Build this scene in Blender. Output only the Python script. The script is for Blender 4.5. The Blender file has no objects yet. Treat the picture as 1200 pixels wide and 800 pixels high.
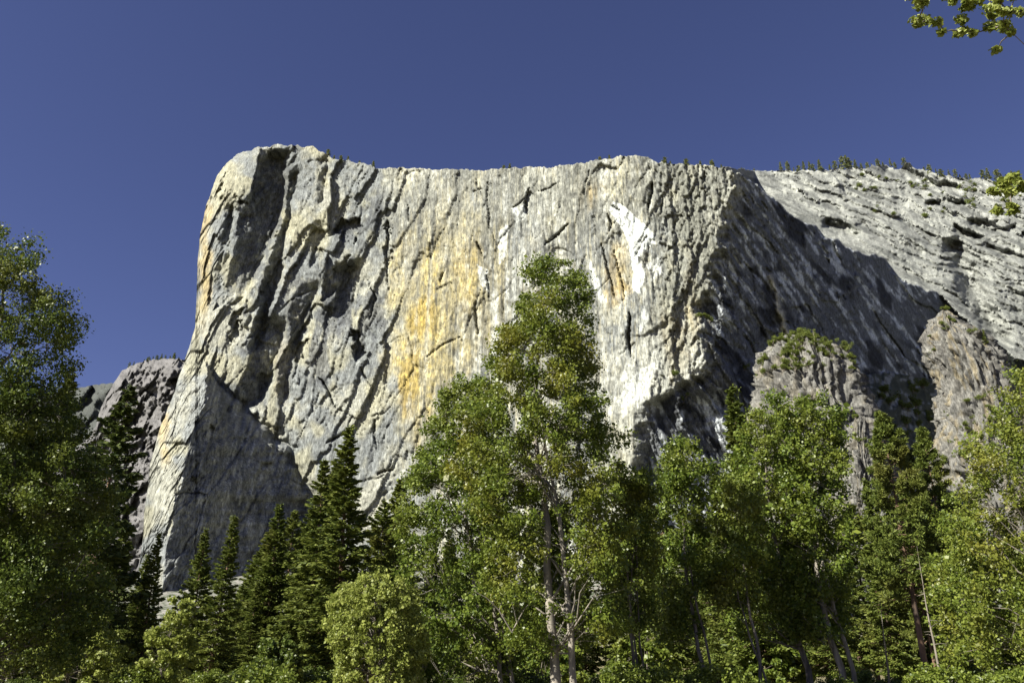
import bpy, math, random
import numpy as np

# ------------------------------------------------------------------ camera, sky, sun
scene = bpy.context.scene
COL = scene.collection
PITCH = math.radians(22.7)
FPX = 933.33                       # focal length in photo pixels (28 mm on 36 mm)
CAMZ = 1.7
cam_d = bpy.data.cameras.new('camera'); cam = bpy.data.objects.new('camera', cam_d); COL.objects.link(cam)
cam_d.lens = 28.0; cam_d.sensor_width = 36.0; cam_d.clip_start = 0.1; cam_d.clip_end = 60000
cam.location = (0, 0, CAMZ); cam.rotation_euler = (math.pi/2 + PITCH, 0, 0)
scene.camera = cam

SUN_AZ = math.radians(55)          # to the left of straight behind the camera
SUN_EL = math.radians(37)
sdir = np.array([-math.sin(SUN_AZ)*math.cos(SUN_EL), -math.cos(SUN_AZ)*math.cos(SUN_EL), math.sin(SUN_EL)])
world = bpy.data.worlds.new('World'); scene.world = world; world.use_nodes = True
wn = world.node_tree.nodes; wl = world.node_tree.links
bg = wn['Background']
sky = wn.new('ShaderNodeTexSky'); sky.sky_type = 'NISHITA'; sky.sun_disc = False
sky.sun_elevation = SUN_EL
sky.sun_rotation = math.atan2(sdir[0], sdir[1])
sky.altitude = 1500; sky.air_density = 1.0; sky.dust_density = 0.5; sky.ozone_density = 3.0
tint = wn.new('ShaderNodeMix'); tint.data_type = 'RGBA'; tint.blend_type = 'MULTIPLY'
tint.inputs[0].default_value = 1.0
tint.inputs[7].default_value = (0.80, 0.65, 0.85, 1)
wl.new(sky.outputs[0], tint.inputs[6]); wl.new(tint.outputs[2], bg.inputs[0])
bg.inputs[1].default_value = 0.05
sl = bpy.data.lights.new('sun', 'SUN'); sl.energy = 5.0; sl.angle = math.radians(0.5); sl.color = (1.0, 0.955, 0.85)
so = bpy.data.objects.new('sun', sl); COL.objects.link(so)
from mathutils import Vector
so.rotation_euler = Vector((-sdir[0], -sdir[1], -sdir[2])).to_track_quat('-Z', 'Y').to_euler()
so.location = (-300, -200, 500)
scene.view_settings.view_transform = 'Standard'; scene.view_settings.look = 'None'
scene.view_settings.exposure = 1.26; scene.view_settings.gamma = 1.0

# ------------------------------------------------------------------ helpers
CT, ST = math.cos(PITCH), math.sin(PITCH)
def ray(px, py):
    """photo pixel -> (a, e): X/Y and (Z-CAMZ)/Y of its direction"""
    u = (np.asarray(px, float)-600)/FPX; v = (400-np.asarray(py, float))/FPX
    dy = CT - v*ST
    return u/dy, (ST + v*CT)/dy
def at(px, py, Y):
    a, e = ray(px, py)
    return np.array([a*Y, Y, CAMZ + e*Y])

def hsh(ix, iy, seed):
    h = (ix.astype(np.int64)*374761393 + iy.astype(np.int64)*668265263 + int(seed)*1442695041) & 0xFFFFFFFF
    h = ((h ^ (h >> 13))*1274126177) & 0xFFFFFFFF
    h = ((h ^ (h >> 16))*2246822519) & 0xFFFFFFFF
    h = h ^ (h >> 15)
    return (h & 0xFFFFFF)/float(0x1000000)
def perlin(x, y, seed=0):
    x0 = np.floor(x); y0 = np.floor(y); fx = x-x0; fy = y-y0
    ix = x0.astype(np.int64); iy = y0.astype(np.int64)
    def g(dx, dy):
        t = hsh(ix+dx, iy+dy, seed)*2*np.pi
        return np.cos(t)*(fx-dx) + np.sin(t)*(fy-dy)
    u = fx*fx*fx*(fx*(fx*6-15)+10); v = fy*fy*fy*(fy*(fy*6-15)+10)
    a = g(0,0)*(1-u) + g(1,0)*u; b = g(0,1)*(1-u) + g(1,1)*u
    return (a*(1-v) + b*v)*1.5
def fbm(x, y, oct=4, seed=0, gain=0.5):
    s = 0; amp = 1.0; f = 1.0
    for o in range(oct):
        s = s + amp*perlin(x*f, y*f, seed+o*17); amp *= gain; f *= 2.03
    return s
def facets(x, y, seed, tilt=1.0):
    """cellular blocks: every cell has a height and a slope of its own; also the distance to the joint"""
    x0 = np.floor(x).astype(np.int64); y0 = np.floor(y).astype(np.int64)
    d1 = np.full(x.shape, 9.0); d2 = np.full(x.shape, 9.0); h1 = np.zeros(x.shape)
    for i in (-1, 0, 1):
        for j in (-1, 0, 1):
            cx = x0+i; cy = y0+j
            rx = x - (cx + hsh(cx, cy, seed)); ry = y - (cy + hsh(cx, cy, seed+7))
            d = np.sqrt(rx*rx + ry*ry)
            t = hsh(cx, cy, seed+13)*2*np.pi
            h = hsh(cx, cy, seed+23) + tilt*(np.cos(t)*rx + np.sin(t)*ry)
            near = d < d1
            d2 = np.where(near, d1, np.minimum(d2, d)); h1 = np.where(near, h, h1); d1 = np.where(near, d, d1)
    return h1, d2-d1
def flakes(x, y, seed, lip=0.8, off=0.5):
    """overlapping sheets: each cell rises towards +x and then breaks off along a sharp edge"""
    x0 = np.floor(x).astype(np.int64); y0 = np.floor(y).astype(np.int64)
    d1 = np.full(x.shape, 9.0); h1 = np.zeros(x.shape)
    for i in (-1, 0, 1):
        for j in (-1, 0, 1):
            cx = x0+i; cy = y0+j
            rx = x - (cx + hsh(cx, cy, seed)); ry = y - (cy + hsh(cx, cy, seed+7))
            d = np.abs(rx)*1.0 + np.abs(ry)*0.8 + 0.35*rx*np.sign(ry)      # angular cells
            h = off*hsh(cx, cy, seed+23) - lip*rx + 0.35*(hsh(cx, cy, seed+31)-0.5)*ry
            near = d < d1
            h1 = np.where(near, h, h1); d1 = np.where(near, d, d1)
    return h1
def sstep(a, b, x):
    t = np.clip((x-a)/(b-a), 0, 1); return t*t*(3-2*t)

def np_mesh(name, verts, faces, smooth=False):
    """faces: (M,3) or (M,4) int array, or list of such arrays"""
    if not isinstance(faces, (list, tuple)): faces = [faces]
    faces = [np.asarray(f, np.int32) for f in faces if len(f)]
    me = bpy.data.meshes.new(name)
    verts = np.asarray(verts, np.float32)
    me.vertices.add(len(verts)); me.vertices.foreach_set('co', verts.ravel())
    loops = np.concatenate([f.ravel() for f in faces])
    sizes = np.concatenate([np.full(len(f), f.shape[1], np.int32) for f in faces])
    starts = np.concatenate([[0], np.cumsum(sizes)[:-1]]).astype(np.int32)
    me.loops.add(len(loops)); me.loops.foreach_set('vertex_index', loops)
    me.polygons.add(len(sizes)); me.polygons.foreach_set('loop_start', starts)
    if smooth: me.polygons.foreach_set('use_smooth', np.ones(len(sizes), bool))
    me.update(calc_edges=True)
    return me
def add_obj(name, me, mat, parent=None):
    if mat is not None and not me.materials: me.materials.append(mat)
    o = bpy.data.objects.new(name, me); COL.objects.link(o)
    if mat is not None and me.materials[0] is not mat:
        o.material_slots[0].link = 'OBJECT'; o.material_slots[0].material = mat
    if parent is not None: o.parent = parent
    return o
def thing(name, label, cat, loc=(0,0,0), rz=0.0, scale=1.0, group=None):
    o = bpy.data.objects.new(name, None); COL.objects.link(o)
    o.empty_display_size = 0.5
    o.location = loc; o.rotation_euler = (0, 0, rz)
    o.scale = (scale,)*3 if np.isscalar(scale) else scale
    o['label'] = label; o['category'] = cat
    if group: o['group'] = group
    return o

# ------------------------------------------------------------------ materials
def newmat(name):
    m = bpy.data.materials.new(name); m.use_nodes = True
    return m, m.node_tree.nodes, m.node_tree.links, m.node_tree.nodes['Principled BSDF']
def rock_mat(name, attr=True, base=(0.3,0.28,0.24), scale=1.0, bump=1.0):
    m, n, l, p = newmat(name)
    p.inputs['Roughness'].default_value = 0.85; p.inputs['Specular IOR Level'].default_value = 0.2
    tc = n.new('ShaderNodeTexCoord')
    def noise(sc, det, rough=0.6, vec=None):
        t = n.new('ShaderNodeTexNoise'); t.inputs['Scale'].default_value = sc*scale
        t.inputs['Detail'].default_value = det; t.inputs['Roughness'].default_value = rough
        l.new(vec if vec else tc.outputs['Object'], t.inputs['Vector']); return t
    if attr:
        at_ = n.new('ShaderNodeAttribute'); at_.attribute_name = 'rock'; src = at_.outputs['Color']
    else:
        r = n.new('ShaderNodeRGB'); r.outputs[0].default_value = (*base, 1); src = r.outputs[0]
    n1 = noise(0.12, 6, 0.7)
    mr = n.new('ShaderNodeMapRange'); mr.inputs[1].default_value = 0.3; mr.inputs[2].default_value = 0.7
    mr.inputs[3].default_value = 0.62; mr.inputs[4].default_value = 1.35
    l.new(n1.outputs[0], mr.inputs[0])
    mx = n.new('ShaderNodeMix'); mx.data_type = 'RGBA'; mx.blend_type = 'MULTIPLY'; mx.inputs[0].default_value = 1
    l.new(src, mx.inputs[6]); l.new(mr.outputs[0], mx.inputs[7])
    mpz = n.new('ShaderNodeMapping'); mpz.inputs['Scale'].default_value = (1, 1, 0.22); l.new(tc.outputs['Object'], mpz.inputs[0])
    n3 = noise(0.45, 4, 0.75, mpz.outputs[0]); mr3 = n.new('ShaderNodeMapRange'); mr3.inputs[1].default_value = 0.33; mr3.inputs[2].default_value = 0.62
    mr3.inputs[3].default_value = 0.36; mr3.inputs[4].default_value = 1.5; l.new(n3.outputs[0], mr3.inputs[0])
    mx3 = n.new('ShaderNodeMix'); mx3.data_type = 'RGBA'; mx3.blend_type = 'MULTIPLY'; mx3.inputs[0].default_value = 1
    l.new(mx.outputs[2], mx3.inputs[6]); l.new(mr3.outputs[0], mx3.inputs[7]); l.new(mx3.outputs[2], p.inputs['Base Color'])
    mp = n.new('ShaderNodeMapping'); mp.inputs['Scale'].default_value = (1, 1, 0.16); l.new(tc.outputs['Object'], mp.inputs[0])
    n2 = noise(0.3, 7, 0.74, mp.outputs[0])
    b = n.new('ShaderNodeBump'); b.inputs['Strength'].default_value = bump*0.6; b.inputs['Distance'].default_value = 1.8/scale
    l.new(n2.outputs[0], b.inputs['Height']); l.new(b.outputs[0], p.inputs['Normal'])
    return m
def leaf_mat(name, c1, c2, c3=None, rough=0.42, transl=0.3, patch=0.25, c3amt=0.35, spec=0.4):
    """c1..c2 per leaf, c3 in patches through the crown"""
    m, n, l, p = newmat(name)
    g = n.new('ShaderNodeNewGeometry'); tc = n.new('ShaderNodeTexCoord')
    mx = n.new('ShaderNodeMix'); mx.data_type = 'RGBA'
    mx.inputs[6].default_value = (*c1, 1); mx.inputs[7].default_value = (*c2, 1)
    l.new(g.outputs['Random Per Island'], mx.inputs[0]); out = mx.outputs[2]
    if c3 is not None:
        t = n.new('ShaderNodeTexNoise'); t.inputs['Scale'].default_value = patch; t.inputs['Detail'].default_value = 3
        l.new(tc.outputs['Object'], t.inputs['Vector'])
        mr = n.new('ShaderNodeMapRange'); mr.inputs[1].default_value = 0.48; mr.inputs[2].default_value = 0.68
        mr.inputs[4].default_value = c3amt; l.new(t.outputs[0], mr.inputs[0])
        m2 = n.new('ShaderNodeMix'); m2.data_type = 'RGBA'; m2.inputs[7].default_value = (*c3, 1)
        l.new(mr.outputs[0], m2.inputs[0]); l.new(out, m2.inputs[6]); out = m2.outputs[2]
    l.new(out, p.inputs['Base Color'])
    p.inputs['Roughness'].default_value = rough; p.inputs['Specular IOR Level'].default_value = spec
    tr = n.new('ShaderNodeBsdfTranslucent'); l.new(out, tr.inputs[0])
    ms = n.new('ShaderNodeMixShader'); ms.inputs[0].default_value = transl
    l.new(p.outputs[0], ms.inputs[1]); l.new(tr.outputs[0], ms.inputs[2])
    l.new(ms.outputs[0], n['Material Output'].inputs['Surface'])
    return m
def bark_mat(name, c1, c2, sc=3.0):
    m, n, l, p = newmat(name)
    tc = n.new('ShaderNodeTexCoord'); mp = n.new('ShaderNodeMapping'); mp.inputs['Scale'].default_value = (1, 1, 0.18)
    l.new(tc.outputs['Object'], mp.inputs[0])
    t = n.new('ShaderNodeTexNoise'); t.inputs['Scale'].default_value = sc; t.inputs['Detail'].default_value = 5
    l.new(mp.outputs[0], t.inputs['Vector'])
    cr = n.new('ShaderNodeValToRGB'); cr.color_ramp.elements[0].position = 0.35; cr.color_ramp.elements[1].position = 0.65
    cr.color_ramp.elements[0].color = (*c1, 1); cr.color_ramp.elements[1].color = (*c2, 1)
    l.new(t.outputs[0], cr.inputs[0]); l.new(cr.outputs[0], p.inputs['Base Color'])
    p.inputs['Roughness'].default_value = 0.9
    b = n.new('ShaderNodeBump'); b.inputs['Distance'].default_value = 0.05; l.new(t.outputs[0], b.inputs['Height']); l.new(b.outputs[0], p.inputs['Normal'])
    return m

M_CLIFF = rock_mat('granite', True)
M_OUT = rock_mat('granite_outcrop', True)
M_BARK = bark_mat('grey_bark', (0.06,0.052,0.042), (0.20,0.175,0.14))
M_PINEBARK = bark_mat('pine_bark', (0.05,0.035,0.025), (0.20,0.12,0.07))
M_SNAG = bark_mat('weathered_wood', (0.10,0.09,0.07), (0.24,0.21,0.17))
M_COTTON = leaf_mat('cottonwood_leaf', (0.055,0.088,0.012), (0.185,0.228,0.033), (0.27,0.22,0.03), c3amt=0.45, rough=0.42, spec=0.35, transl=0.36)
M_COTTON2 = leaf_mat('cottonwood_leaf_fresh', (0.055,0.095,0.013), (0.185,0.235,0.036), (0.22,0.21,0.035), c3amt=0.35, rough=0.42, spec=0.35, transl=0.36)
M_OLIVE = leaf_mat('cottonwood_leaf_olive', (0.065,0.10,0.013), (0.205,0.25,0.04), (0.26,0.21,0.035), c3amt=0.4, rough=0.44, spec=0.35, transl=0.36)
M_DARKLEAF = leaf_mat('dark_leaf', (0.04,0.068,0.011), (0.14,0.18,0.03), (0.18,0.17,0.025), c3amt=0.4, rough=0.44, spec=0.3, transl=0.32)
M_WILLOW = leaf_mat('willow_leaf', (0.15,0.19,0.03), (0.32,0.35,0.085), None, rough=0.48, spec=0.3, transl=0.36)
M_FIR = leaf_mat('fir_needles', (0.045,0.07,0.014), (0.19,0.22,0.042), (0.21,0.20,0.042), transl=0.25, rough=0.6, spec=0.2)
M_FIRDARK = leaf_mat('dark_fir_needles', (0.025,0.042,0.011), (0.10,0.125,0.027), (0.11,0.11,0.026), transl=0.2, rough=0.6, spec=0.2)
M_PINE = leaf_mat('pine_needles', (0.05,0.075,0.013), (0.165,0.20,0.038), (0.20,0.14,0.04), transl=0.25, rough=0.55, c3amt=0.45, patch=0.3, spec=0.2)
M_RIM = leaf_mat('high_conifer_needles', (0.10,0.12,0.05), (0.26,0.28,0.11), None, transl=0.25, rough=0.6, spec=0.2)
M_SHRUB = leaf_mat('shrub_leaf', (0.06,0.085,0.014), (0.17,0.20,0.04), None, rough=0.6, spec=0.2, transl=0.3)
M_PALEBARK = bark_mat('pale_cottonwood_bark', (0.10,0.09,0.075), (0.30,0.27,0.22))

# ------------------------------------------------------------------ the great cliff
def poly(px, py, pts):
    """inside test"""
    ins = np.zeros(px.shape, bool); n = len(pts)
    for i in range(n):
        x1, y1 = pts[i]; x2, y2 = pts[(i+1) % n]
        if y1 == y2: continue
        c = ((py > y1) != (py > y2)) & (px < (x2-x1)*(py-y1)/(y2-y1) + x1)
        ins ^= c
    return ins
def seg_dist(px, py, pts):
    d = np.full(px.shape, 1e9)
    for (x1, y1), (x2, y2) in zip(pts[:-1], pts[1:]):
        dx, dy = x2-x1, y2-y1
        t = np.clip(((px-x1)*dx + (py-y1)*dy)/(dx*dx+dy*dy), 0, 1)
        d = np.minimum(d, np.hypot(px-x1-t*dx, py-y1-t*dy))
    return d
def xof(py, pts):
    ys = [p[1] for p in pts]; xs = [p[0] for p in pts]
    return np.interp(py, ys, xs)

OUTLINE = [(152,735),(156,715),(162,668),(166,640),(169,600),(176,545),(186,505),(200,470),(214,430),(224,400),(228,384),(230,350),(231,310),(233,285),
           (237,262),(243,240),(248,222),(254,208),(262,195),(272,185),(286,177),(302,172),(325,170),(348,170),(362,172),(376,178),
           (392,186),(410,190),(428,192),(448,198),(480,197),(500,199),(530,197),(556,199),(580,198),(605,195),(630,197),(655,196),
           (672,192),(690,190),(704,187),(722,185),(745,181),(760,184),(772,189),(790,192),(820,193),(850,197),(880,199),(920,200),
           (960,199),(1000,197),(1030,195),(1055,197),(1062,190),(1078,199),(1110,206),(1150,210),(1200,212),(1260,216),(1330,222)]
EDGE = [(866,190),(862,207),(852,240),(844,268),(836,288),(829,301),(825,340),(808,357),(818,385),(825,427),(811,441),(776,455),(752,476),(745,508),(738,560),(730,800)]
SLAB = [(856,199),(866,205),(884,214),(910,236),(935,255),(969,275),(1002,295),(1036,304),(1046,319),(1070,334),(1104,346),(1124,366),(1150,392),(1200,425),(1330,480)]
SCREE = [(940,560),(980,480),(1010,440),(1040,436),(1100,446),(1200,452),(1330,470)]

def sw_depth(a):
    return np.interp(a, [-0.6,-0.5,-0.42,-0.3,-0.15,0,0.12,0.2,0.27,0.34], [1215,1205,1195,1176,1132,1086,1047,1022,1008,1000])

def build_cliff_grid(step=1.36):
    ox = np.array([p[0] for p in OUTLINE], float); oy = np.array([p[1] for p in OUTLINE], float)
    # densify the outline by arc length, keep x strictly growing
    s = np.concatenate([[0], np.cumsum(np.hypot(np.diff(ox), np.diff(oy)*0.35))])
    n = int(s[-1]/step)
    si = np.linspace(0, s[-1], n)
    cx = np.interp(si, s, ox); cy = np.interp(si, s, oy)
    jag = fbm(si/14, si*0+3.3, 4, 91)*2.6 + fbm(si/3.0, si*0+8.3, 2, 95)*1.1
    cy = cy + np.where(cx > 262, jag, jag*0.5)
    cx = np.maximum.accumulate(cx + np.where(cx < 262, fbm(si/9, si*0+1.7, 3, 92)*0.9, 0) + np.arange(n)*1e-4)
    rows = int(548/step)
    t = np.linspace(0, 1, rows)
    YB = 722.0
    PX = np.repeat(cx[None, :], rows, 0)
    PY = cy[None, :] + (YB + 12 - cy[None, :])*t[:, None]
    return PX, PY, cx, cy

def cliff_depth(PX, PY, full=True):
    a, e = ray(PX, PY)
    sx = a*1000.0; sy = -e*1000.0                     # wall coordinates, about a metre each
    # features are drawn in photo coordinates, wobbled so that no edge is ruler-straight
    wx = PX + fbm(sx/30, sy/30, 3, 11)*4.0 + fbm(sx/7, sy/7, 2, 12)*1.3
    wy = PY + fbm(sx/30, sy/30, 3, 21)*4.0 + fbm(sx/7, sy/7, 2, 22)*1.3
    # --- south-west wall and south-east face
    D = sw_depth(a)*(1 + 0.045*e)
    xe = xof(wy, EDGE) 
    xe = xe + fbm(sx*0+1.5, sy/16, 3, 31)*5
    ae = np.interp(e, [0.30, 0.72], [0.245, 0.335])      # mean line of the prow
    De = sw_depth(ae)*(1 + 0.045*e); Xe = ae*De
    k = 1.0
    Dse = (De - k*Xe)/(1 - k*np.minimum(a, 0.60))
    Dse = Dse + 0.06*(e-0.35)*Dse*sstep(0, 60, wx-xe)
    Dse = np.maximum(Dse, D + 20*sstep(0, 20, wx-xe) + 40*sstep(20, 120, wx-xe))
    right = wx > xe
    D = np.where(right, Dse, D)
    # the slab above the shaded face
    ys = xof_y(wx, SLAB) + fbm(sx/22, sx*0+4, 3, 33)*4
    asl, esl = ray(PX, ys)
    Dsl = 2050.0/(1.6 - np.minimum(e, 0.9))            # broad slab set back behind the crest of the shaded face
    slab = (PY < ys) & (PX > 850)
    wsl = sstep(850, 885, PX)
    D = np.where(slab, Dsl*wsl + D*(1-wsl), D)
    # the brushy slope at the foot of the shaded face
    yb = xof_y(wx, SCREE); yb = np.where(PX < 940, 900, yb)
    ab, eb = ray(PX, yb)
    Db = (De - k*Xe)/(1 - k*np.minimum(ab, 0.60)); Db = Db + 0.06*(eb-0.35)*Db
    Dsc = (0.85*Db - eb*Db)/(0.85 - np.minimum(e, 0.84))
    scree = PY > yb
    D = np.where(scree, Dsc, D)
    # --- masks for the character of the rock
    wl_ = 1 - sstep(440, 490, wx)                    # blocky left flank
    wc = sstep(440, 490, wx)*(1 - sstep(745, 790, wx))
    wr = sstep(745, 790, wx)*(1-sstep(0, 40, wx-xe))
    wse = np.where(right & ~slab & ~scree, sstep(-2, 25, wx-xe), 0)
    wslab = slab*wsl
    wscree = scree*1.0
    d = np.zeros(PX.shape)
    # --- large shapes
    def groove(L, R, h, ret=6, y0=None, y1=None, ty=12, pw=1.0, ty1=None):
        ya = min(p[1] for p in L) if y0 is None else y0; yb_ = max(p[1] for p in L) if y1 is None else y1
        xl = xof(wy, L); xr = np.maximum(xof(wy, R), xl+1)
        t = (wx-xl)/(xr-xl)
        v = np.where(t < 0, 0, np.where(t < 1, np.clip(t, 0, 1)**pw, np.clip(1-(wx-xr)/ret, 0, 1)))
        return h*v*sstep(ya-2, ya+ty, wy)*(1-sstep(yb_-(ty1 or ty), yb_+2, wy))
    d += groove([(304,176),(302,200),(298,222),(287,240),(279,262),(274,290),(266,325),(256,372)],
                [(331,176),(329,230),(320,268),(308,300),(294,330),(272,372)], 58, 8, 172, 372, 8, 0.75, 90)
    d += groove([(333,198),(331,225),(325,262),(318,292),(309,330),(299,372),(290,405)],
                [(350,198),(343,232),(337,265),(331,292),(322,330),(310,372),(301,405)], 38, 9, 196, 412, 16, 0.7)
    d += groove([(262,235),(256,300),(247,345)], [(272,235),(266,300),(258,345)], 13, 5, 232, 350)
    d += groove([(301,372),(294,410),(284,450),(276,480)], [(330,372),(326,410),(312,450),(294,480)], 44, 10, 368, 486, 16, 0.7)
    d += groove([(350,330),(336,380),(326,430),(322,470)], [(372,330),(352,380),(338,430),(330,470)], 28, 16, 322, 478, 20)
    d += groove([(372,180),(370,215),(366,240)], [(384,180),(379,215),(374,240)], 14, 8, 176, 246)
    d += groove([(367,262),(362,295)], [(379,262),(372,295)], 16, 8, 258, 298)
    d += groove([(392,300),(380,330),(370,362),(352,392)], [(417,300),(418,330),(414,362),(392,392)], 34, 14, 304, 398, 16, 0.7, 50)
    # spire on the lower left: sunny left flank, right flank turned away from the sun
    L = [(240,425),(242,440),(238,475),(222,520),(207,580),(196,640),(186,720),(180,800)]
    R = [(241,425),(258,452),(296,485),(334,520),(352,552),(358,600),(362,640),(372,720),(380,800)]
    hh = np.interp(wy, [425,440,480,520,560,640,800], [0,110,165,190,205,215,225])
    xl = xof(wy, L); xr = xof(wy, R) + fbm(sx*0+2.2, sy/22, 3, 35)*9*sstep(440, 480, wy); t = (wx-xl)/np.maximum(xr-xl, 1)
    v = np.where(t < 0, -1 + np.clip(-t*0.35, 0, 0.6), -(1-np.clip(t, 0, 1))**1.05)
    d += hh*v*np.where(wy > 424, 1, 0)
    d += 16*np.exp(-((wx-xr)/7)**2)*sstep(440, 475, wy)
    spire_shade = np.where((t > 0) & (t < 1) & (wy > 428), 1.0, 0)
    # alcoves and roofs
    def alcove(cx, cy, rx, ry, h, rot=0.0):
        c, s_ = math.cos(rot), math.sin(rot)
        u = ((wx-cx)*c + (wy-cy)*s_)/rx; v = (-(wx-cx)*s_ + (wy-cy)*c)/ry
        r = np.sqrt(u*u + v*v)
        return h*(1-sstep(0.72, 1.0, r))*(0.75-0.25*v)
    def pit(pts, h):
        k_ = poly(wx, wy, pts); y0 = min(p[1] for p in pts); y1 = max(p[1] for p in pts)
        d[k_] += h*(1.0 - 0.45*(wy[k_]-y0)/(y1-y0))
    wx0, wy0 = wx, wy
    wx = wx + fbm(sx/11, sy/14, 3, 25)*5; wy = wy + fbm(sx/11, sy/14, 3, 26)*7
    pit([(394,264),(403,256),(426,255),(421,267),(414,282),(399,281),(393,273)], 26)
    pit([(409,392),(420,389),(427,402),(426,421),(416,420),(413,404)], 20)
    pit([(389,312),(407,306),(414,322),(412,350),(416,364),(402,372),(388,366),(392,340)], 8)
    pit([(270,372),(276,360),(284,364),(278,392),(268,404)], 16)
    pit([(352,404),(362,396),(360,424),(350,446),(345,440)], 16)
    pit([(452,264),(458,262),(459,300),(455,318),(451,300)], 12)
    pit([(255,222),(262,214),(263,226),(257,236)], 12)
    wx, wy = wx0, wy0
    d += alcove(660,300,14,10,5,0.5) + alcove(620,236,6,14,9,0.1)
    # overhangs: proud above a line, cut back below it
    def roof(pts, h, drop=14, w=2.2):
        x0 = min(p[0] for p in pts)-25; x1 = max(p[0] for p in pts)+25
        y0 = min(p[1] for p in pts)-25; y1 = max(p[1] for p in pts)+45
        k_ = (wx > x0) & (wx < x1) & (wy > y0) & (wy < y1)
        cx_, cy_ = PX[k_]*0.6+wx[k_]*0.4, PY[k_]*0.6+wy[k_]*0.4
        dd = np.full(cx_.shape, 1e9); tt = np.zeros(cx_.shape)
        seg = np.array(pts, float); ln = np.hypot(*np.diff(seg, axis=0).T); tot = ln.sum(); acc = 0.0
        for (xa, ya), (xb, yb_), l_ in zip(pts[:-1], pts[1:], ln):
            t_ = np.clip(((cx_-xa)*(xb-xa) + (cy_-ya)*(yb_-ya))/(l_*l_), 0, 1)
            q_ = np.hypot(cx_-xa-t_*(xb-xa), cy_-ya-t_*(yb_-ya)); nr_ = q_ < dd
            dd = np.where(nr_, q_, dd); tt = np.where(nr_, (acc+t_*l_)/tot, tt); acc += l_
        ww = w*np.clip(np.sin(np.pi*np.clip(tt, 0.02, 0.98)), 0, 1)**0.7*(0.55+0.9*np.abs(fbm(sx[k_]/6, sy[k_]/6, 2, 27))) + 0.05
        d[k_] += h*np.where(dd < ww*0.45, 1.0, np.exp(-(dd-ww*0.45)/(ww*0.22)))
    for pts, h, w in [([(621,217),(617,228),(615,236),(619,251)],12,2.4), ([(600,243),(608,238),(620,226)],6,1.1), ([(637,288),(646,281),(652,275),(667,260)],13,2.2),
                      ([(551,226),(562,222),(578,214)],5,1.0), ([(571,211),(573,268)],7,2.0), ([(558,282),(565,300)],10,2.2), ([(570,319),(573,349)],9,1.8),
                      ([(521,318),(515,332)],8,1.6), ([(766,212),(762,232),(759,252)],14,3.0), ([(776,230),(775,250)],9,2.0),
                      ([(738,366),(737,392),(739,420)],18,3.4), ([(704,285),(714,318),(722,352)],10,2.2), ([(718,290),(728,325),(733,352)],8,1.8),
                      ([(712,250),(716,262),(712,272)],12,2.6), ([(725,247),(716,240)],8,2),
                      ([(371,440),(382,452),(391,475)],16,2.6), ([(382,519),(396,512),(405,505)],12,2.6), ([(439,489),(441,530)],9,1.8),
                      ([(442,556),(450,552),(462,549)],12,2.2), ([(391,475),(420,492),(432,480)],7,1.4), ([(408,500),(414,486)],7,1.6),
                      ([(456,262),(452,300),(455,340)],8,2), ([(478,240),(480,262)],6,1.6), ([(540,395),(516,405),(500,418)],6,1.6),
                      ([(560,400),(556,360),(562,340)],8,2), ([(690,200),(684,230)],6,1.5), ([(655,214),(640,222),(628,226)],5,1.1),
                      ([(745,300),(752,288),(757,276)],5,1.4), ([(430,325),(440,350),(432,380)],8,2), ([(420,430),(436,455)],8,2)]:
        roof(pts, h, w=w)
    # --- texture of the rock
    ca, sa = math.cos(0.32), math.sin(0.32)          # flakes lean to the right going up
    u1 = sx*ca + sy*sa; v1 = -sx*sa + sy*ca
    wu = fbm(sx/80, sy/80, 2, 41)*5 + fbm(sx/18, sy/18, 2, 44)*1.6; wv = fbm(sx/80, sy/80, 2, 42)*12 + fbm(sx/14, sy/14, 2, 45)*3
    j1 = fbm(sx/6, sy/6, 2, 43)*0.35
    h1, e1 = facets((u1+wu+j1)/38, (v1+wv)/120, 51, 0.55)
    h2, e2 = facets((u1+wu+j1)/17, (v1+wv)/46, 52, 0.7)
    h3, e3 = facets((u1+wu+j1)/7.5, (v1+wv)/19, 53, 0.8)
    h4, e4 = facets((u1+wu)/3.2, (v1+wv)/6.5, 54, 0.9)
    k1, _ = facets((sx+wu+j1)/15, (sy+wv)/85, 55, 0.6); k2, _ = facets((sx+wu+j1)/6, (sy+wv)/26, 56, 0.8)
    f1 = fbm(sx/9, sy/16, 4, 61); f2 = fbm(sx/70, sy/90, 4, 62)
    calm = sstep(-0.25, 0.35, fbm(sx/55, sy/75, 2, 66))*0.75 + 0.25           # smooth panels between broken ground
    inchute = np.zeros(PX.shape)
    q1 = flakes((u1+wu)/42, (v1+wv)/170, 91, 0.6, 0.9)
    q2 = flakes((u1+wu)/11, (v1+wv)/48, 92, 0.8, 0.7)
    q3 = flakes((u1+wu*0.6)/4.5, (v1+wv)/20, 93, 0.8, 0.6)
    p1 = flakes((sx+wu*0.6)/20, (sy+wv)/130, 94, 0.6, 0.8)
    p2 = flakes((sx+wu*0.6)/6.5, (sy+wv)/120, 95, 0.8, 0.6)
    p3 = flakes((sx+wu*0.3)/2.8, (sy+wv*0.5)/60, 96, 0.8, 0.6)
    joint = np.where(fbm(sx/60, sy/60, 2, 67) > -0.1, 1.0, 0.0)
    d += (wl_*4.5 + wc*3.0 + wr*4.5)*joint*np.exp(-(e1/0.022)**2) + (wl_*2.2 + wc*1.2 + wr*2.0)*calm*np.exp(-(e2/0.035)**2)
    d += wl_*(h1*3.5 + q1*11.5 + q2*3.8*calm + q3*2.0*(0.3+0.7*calm) + h4*0.6)
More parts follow.
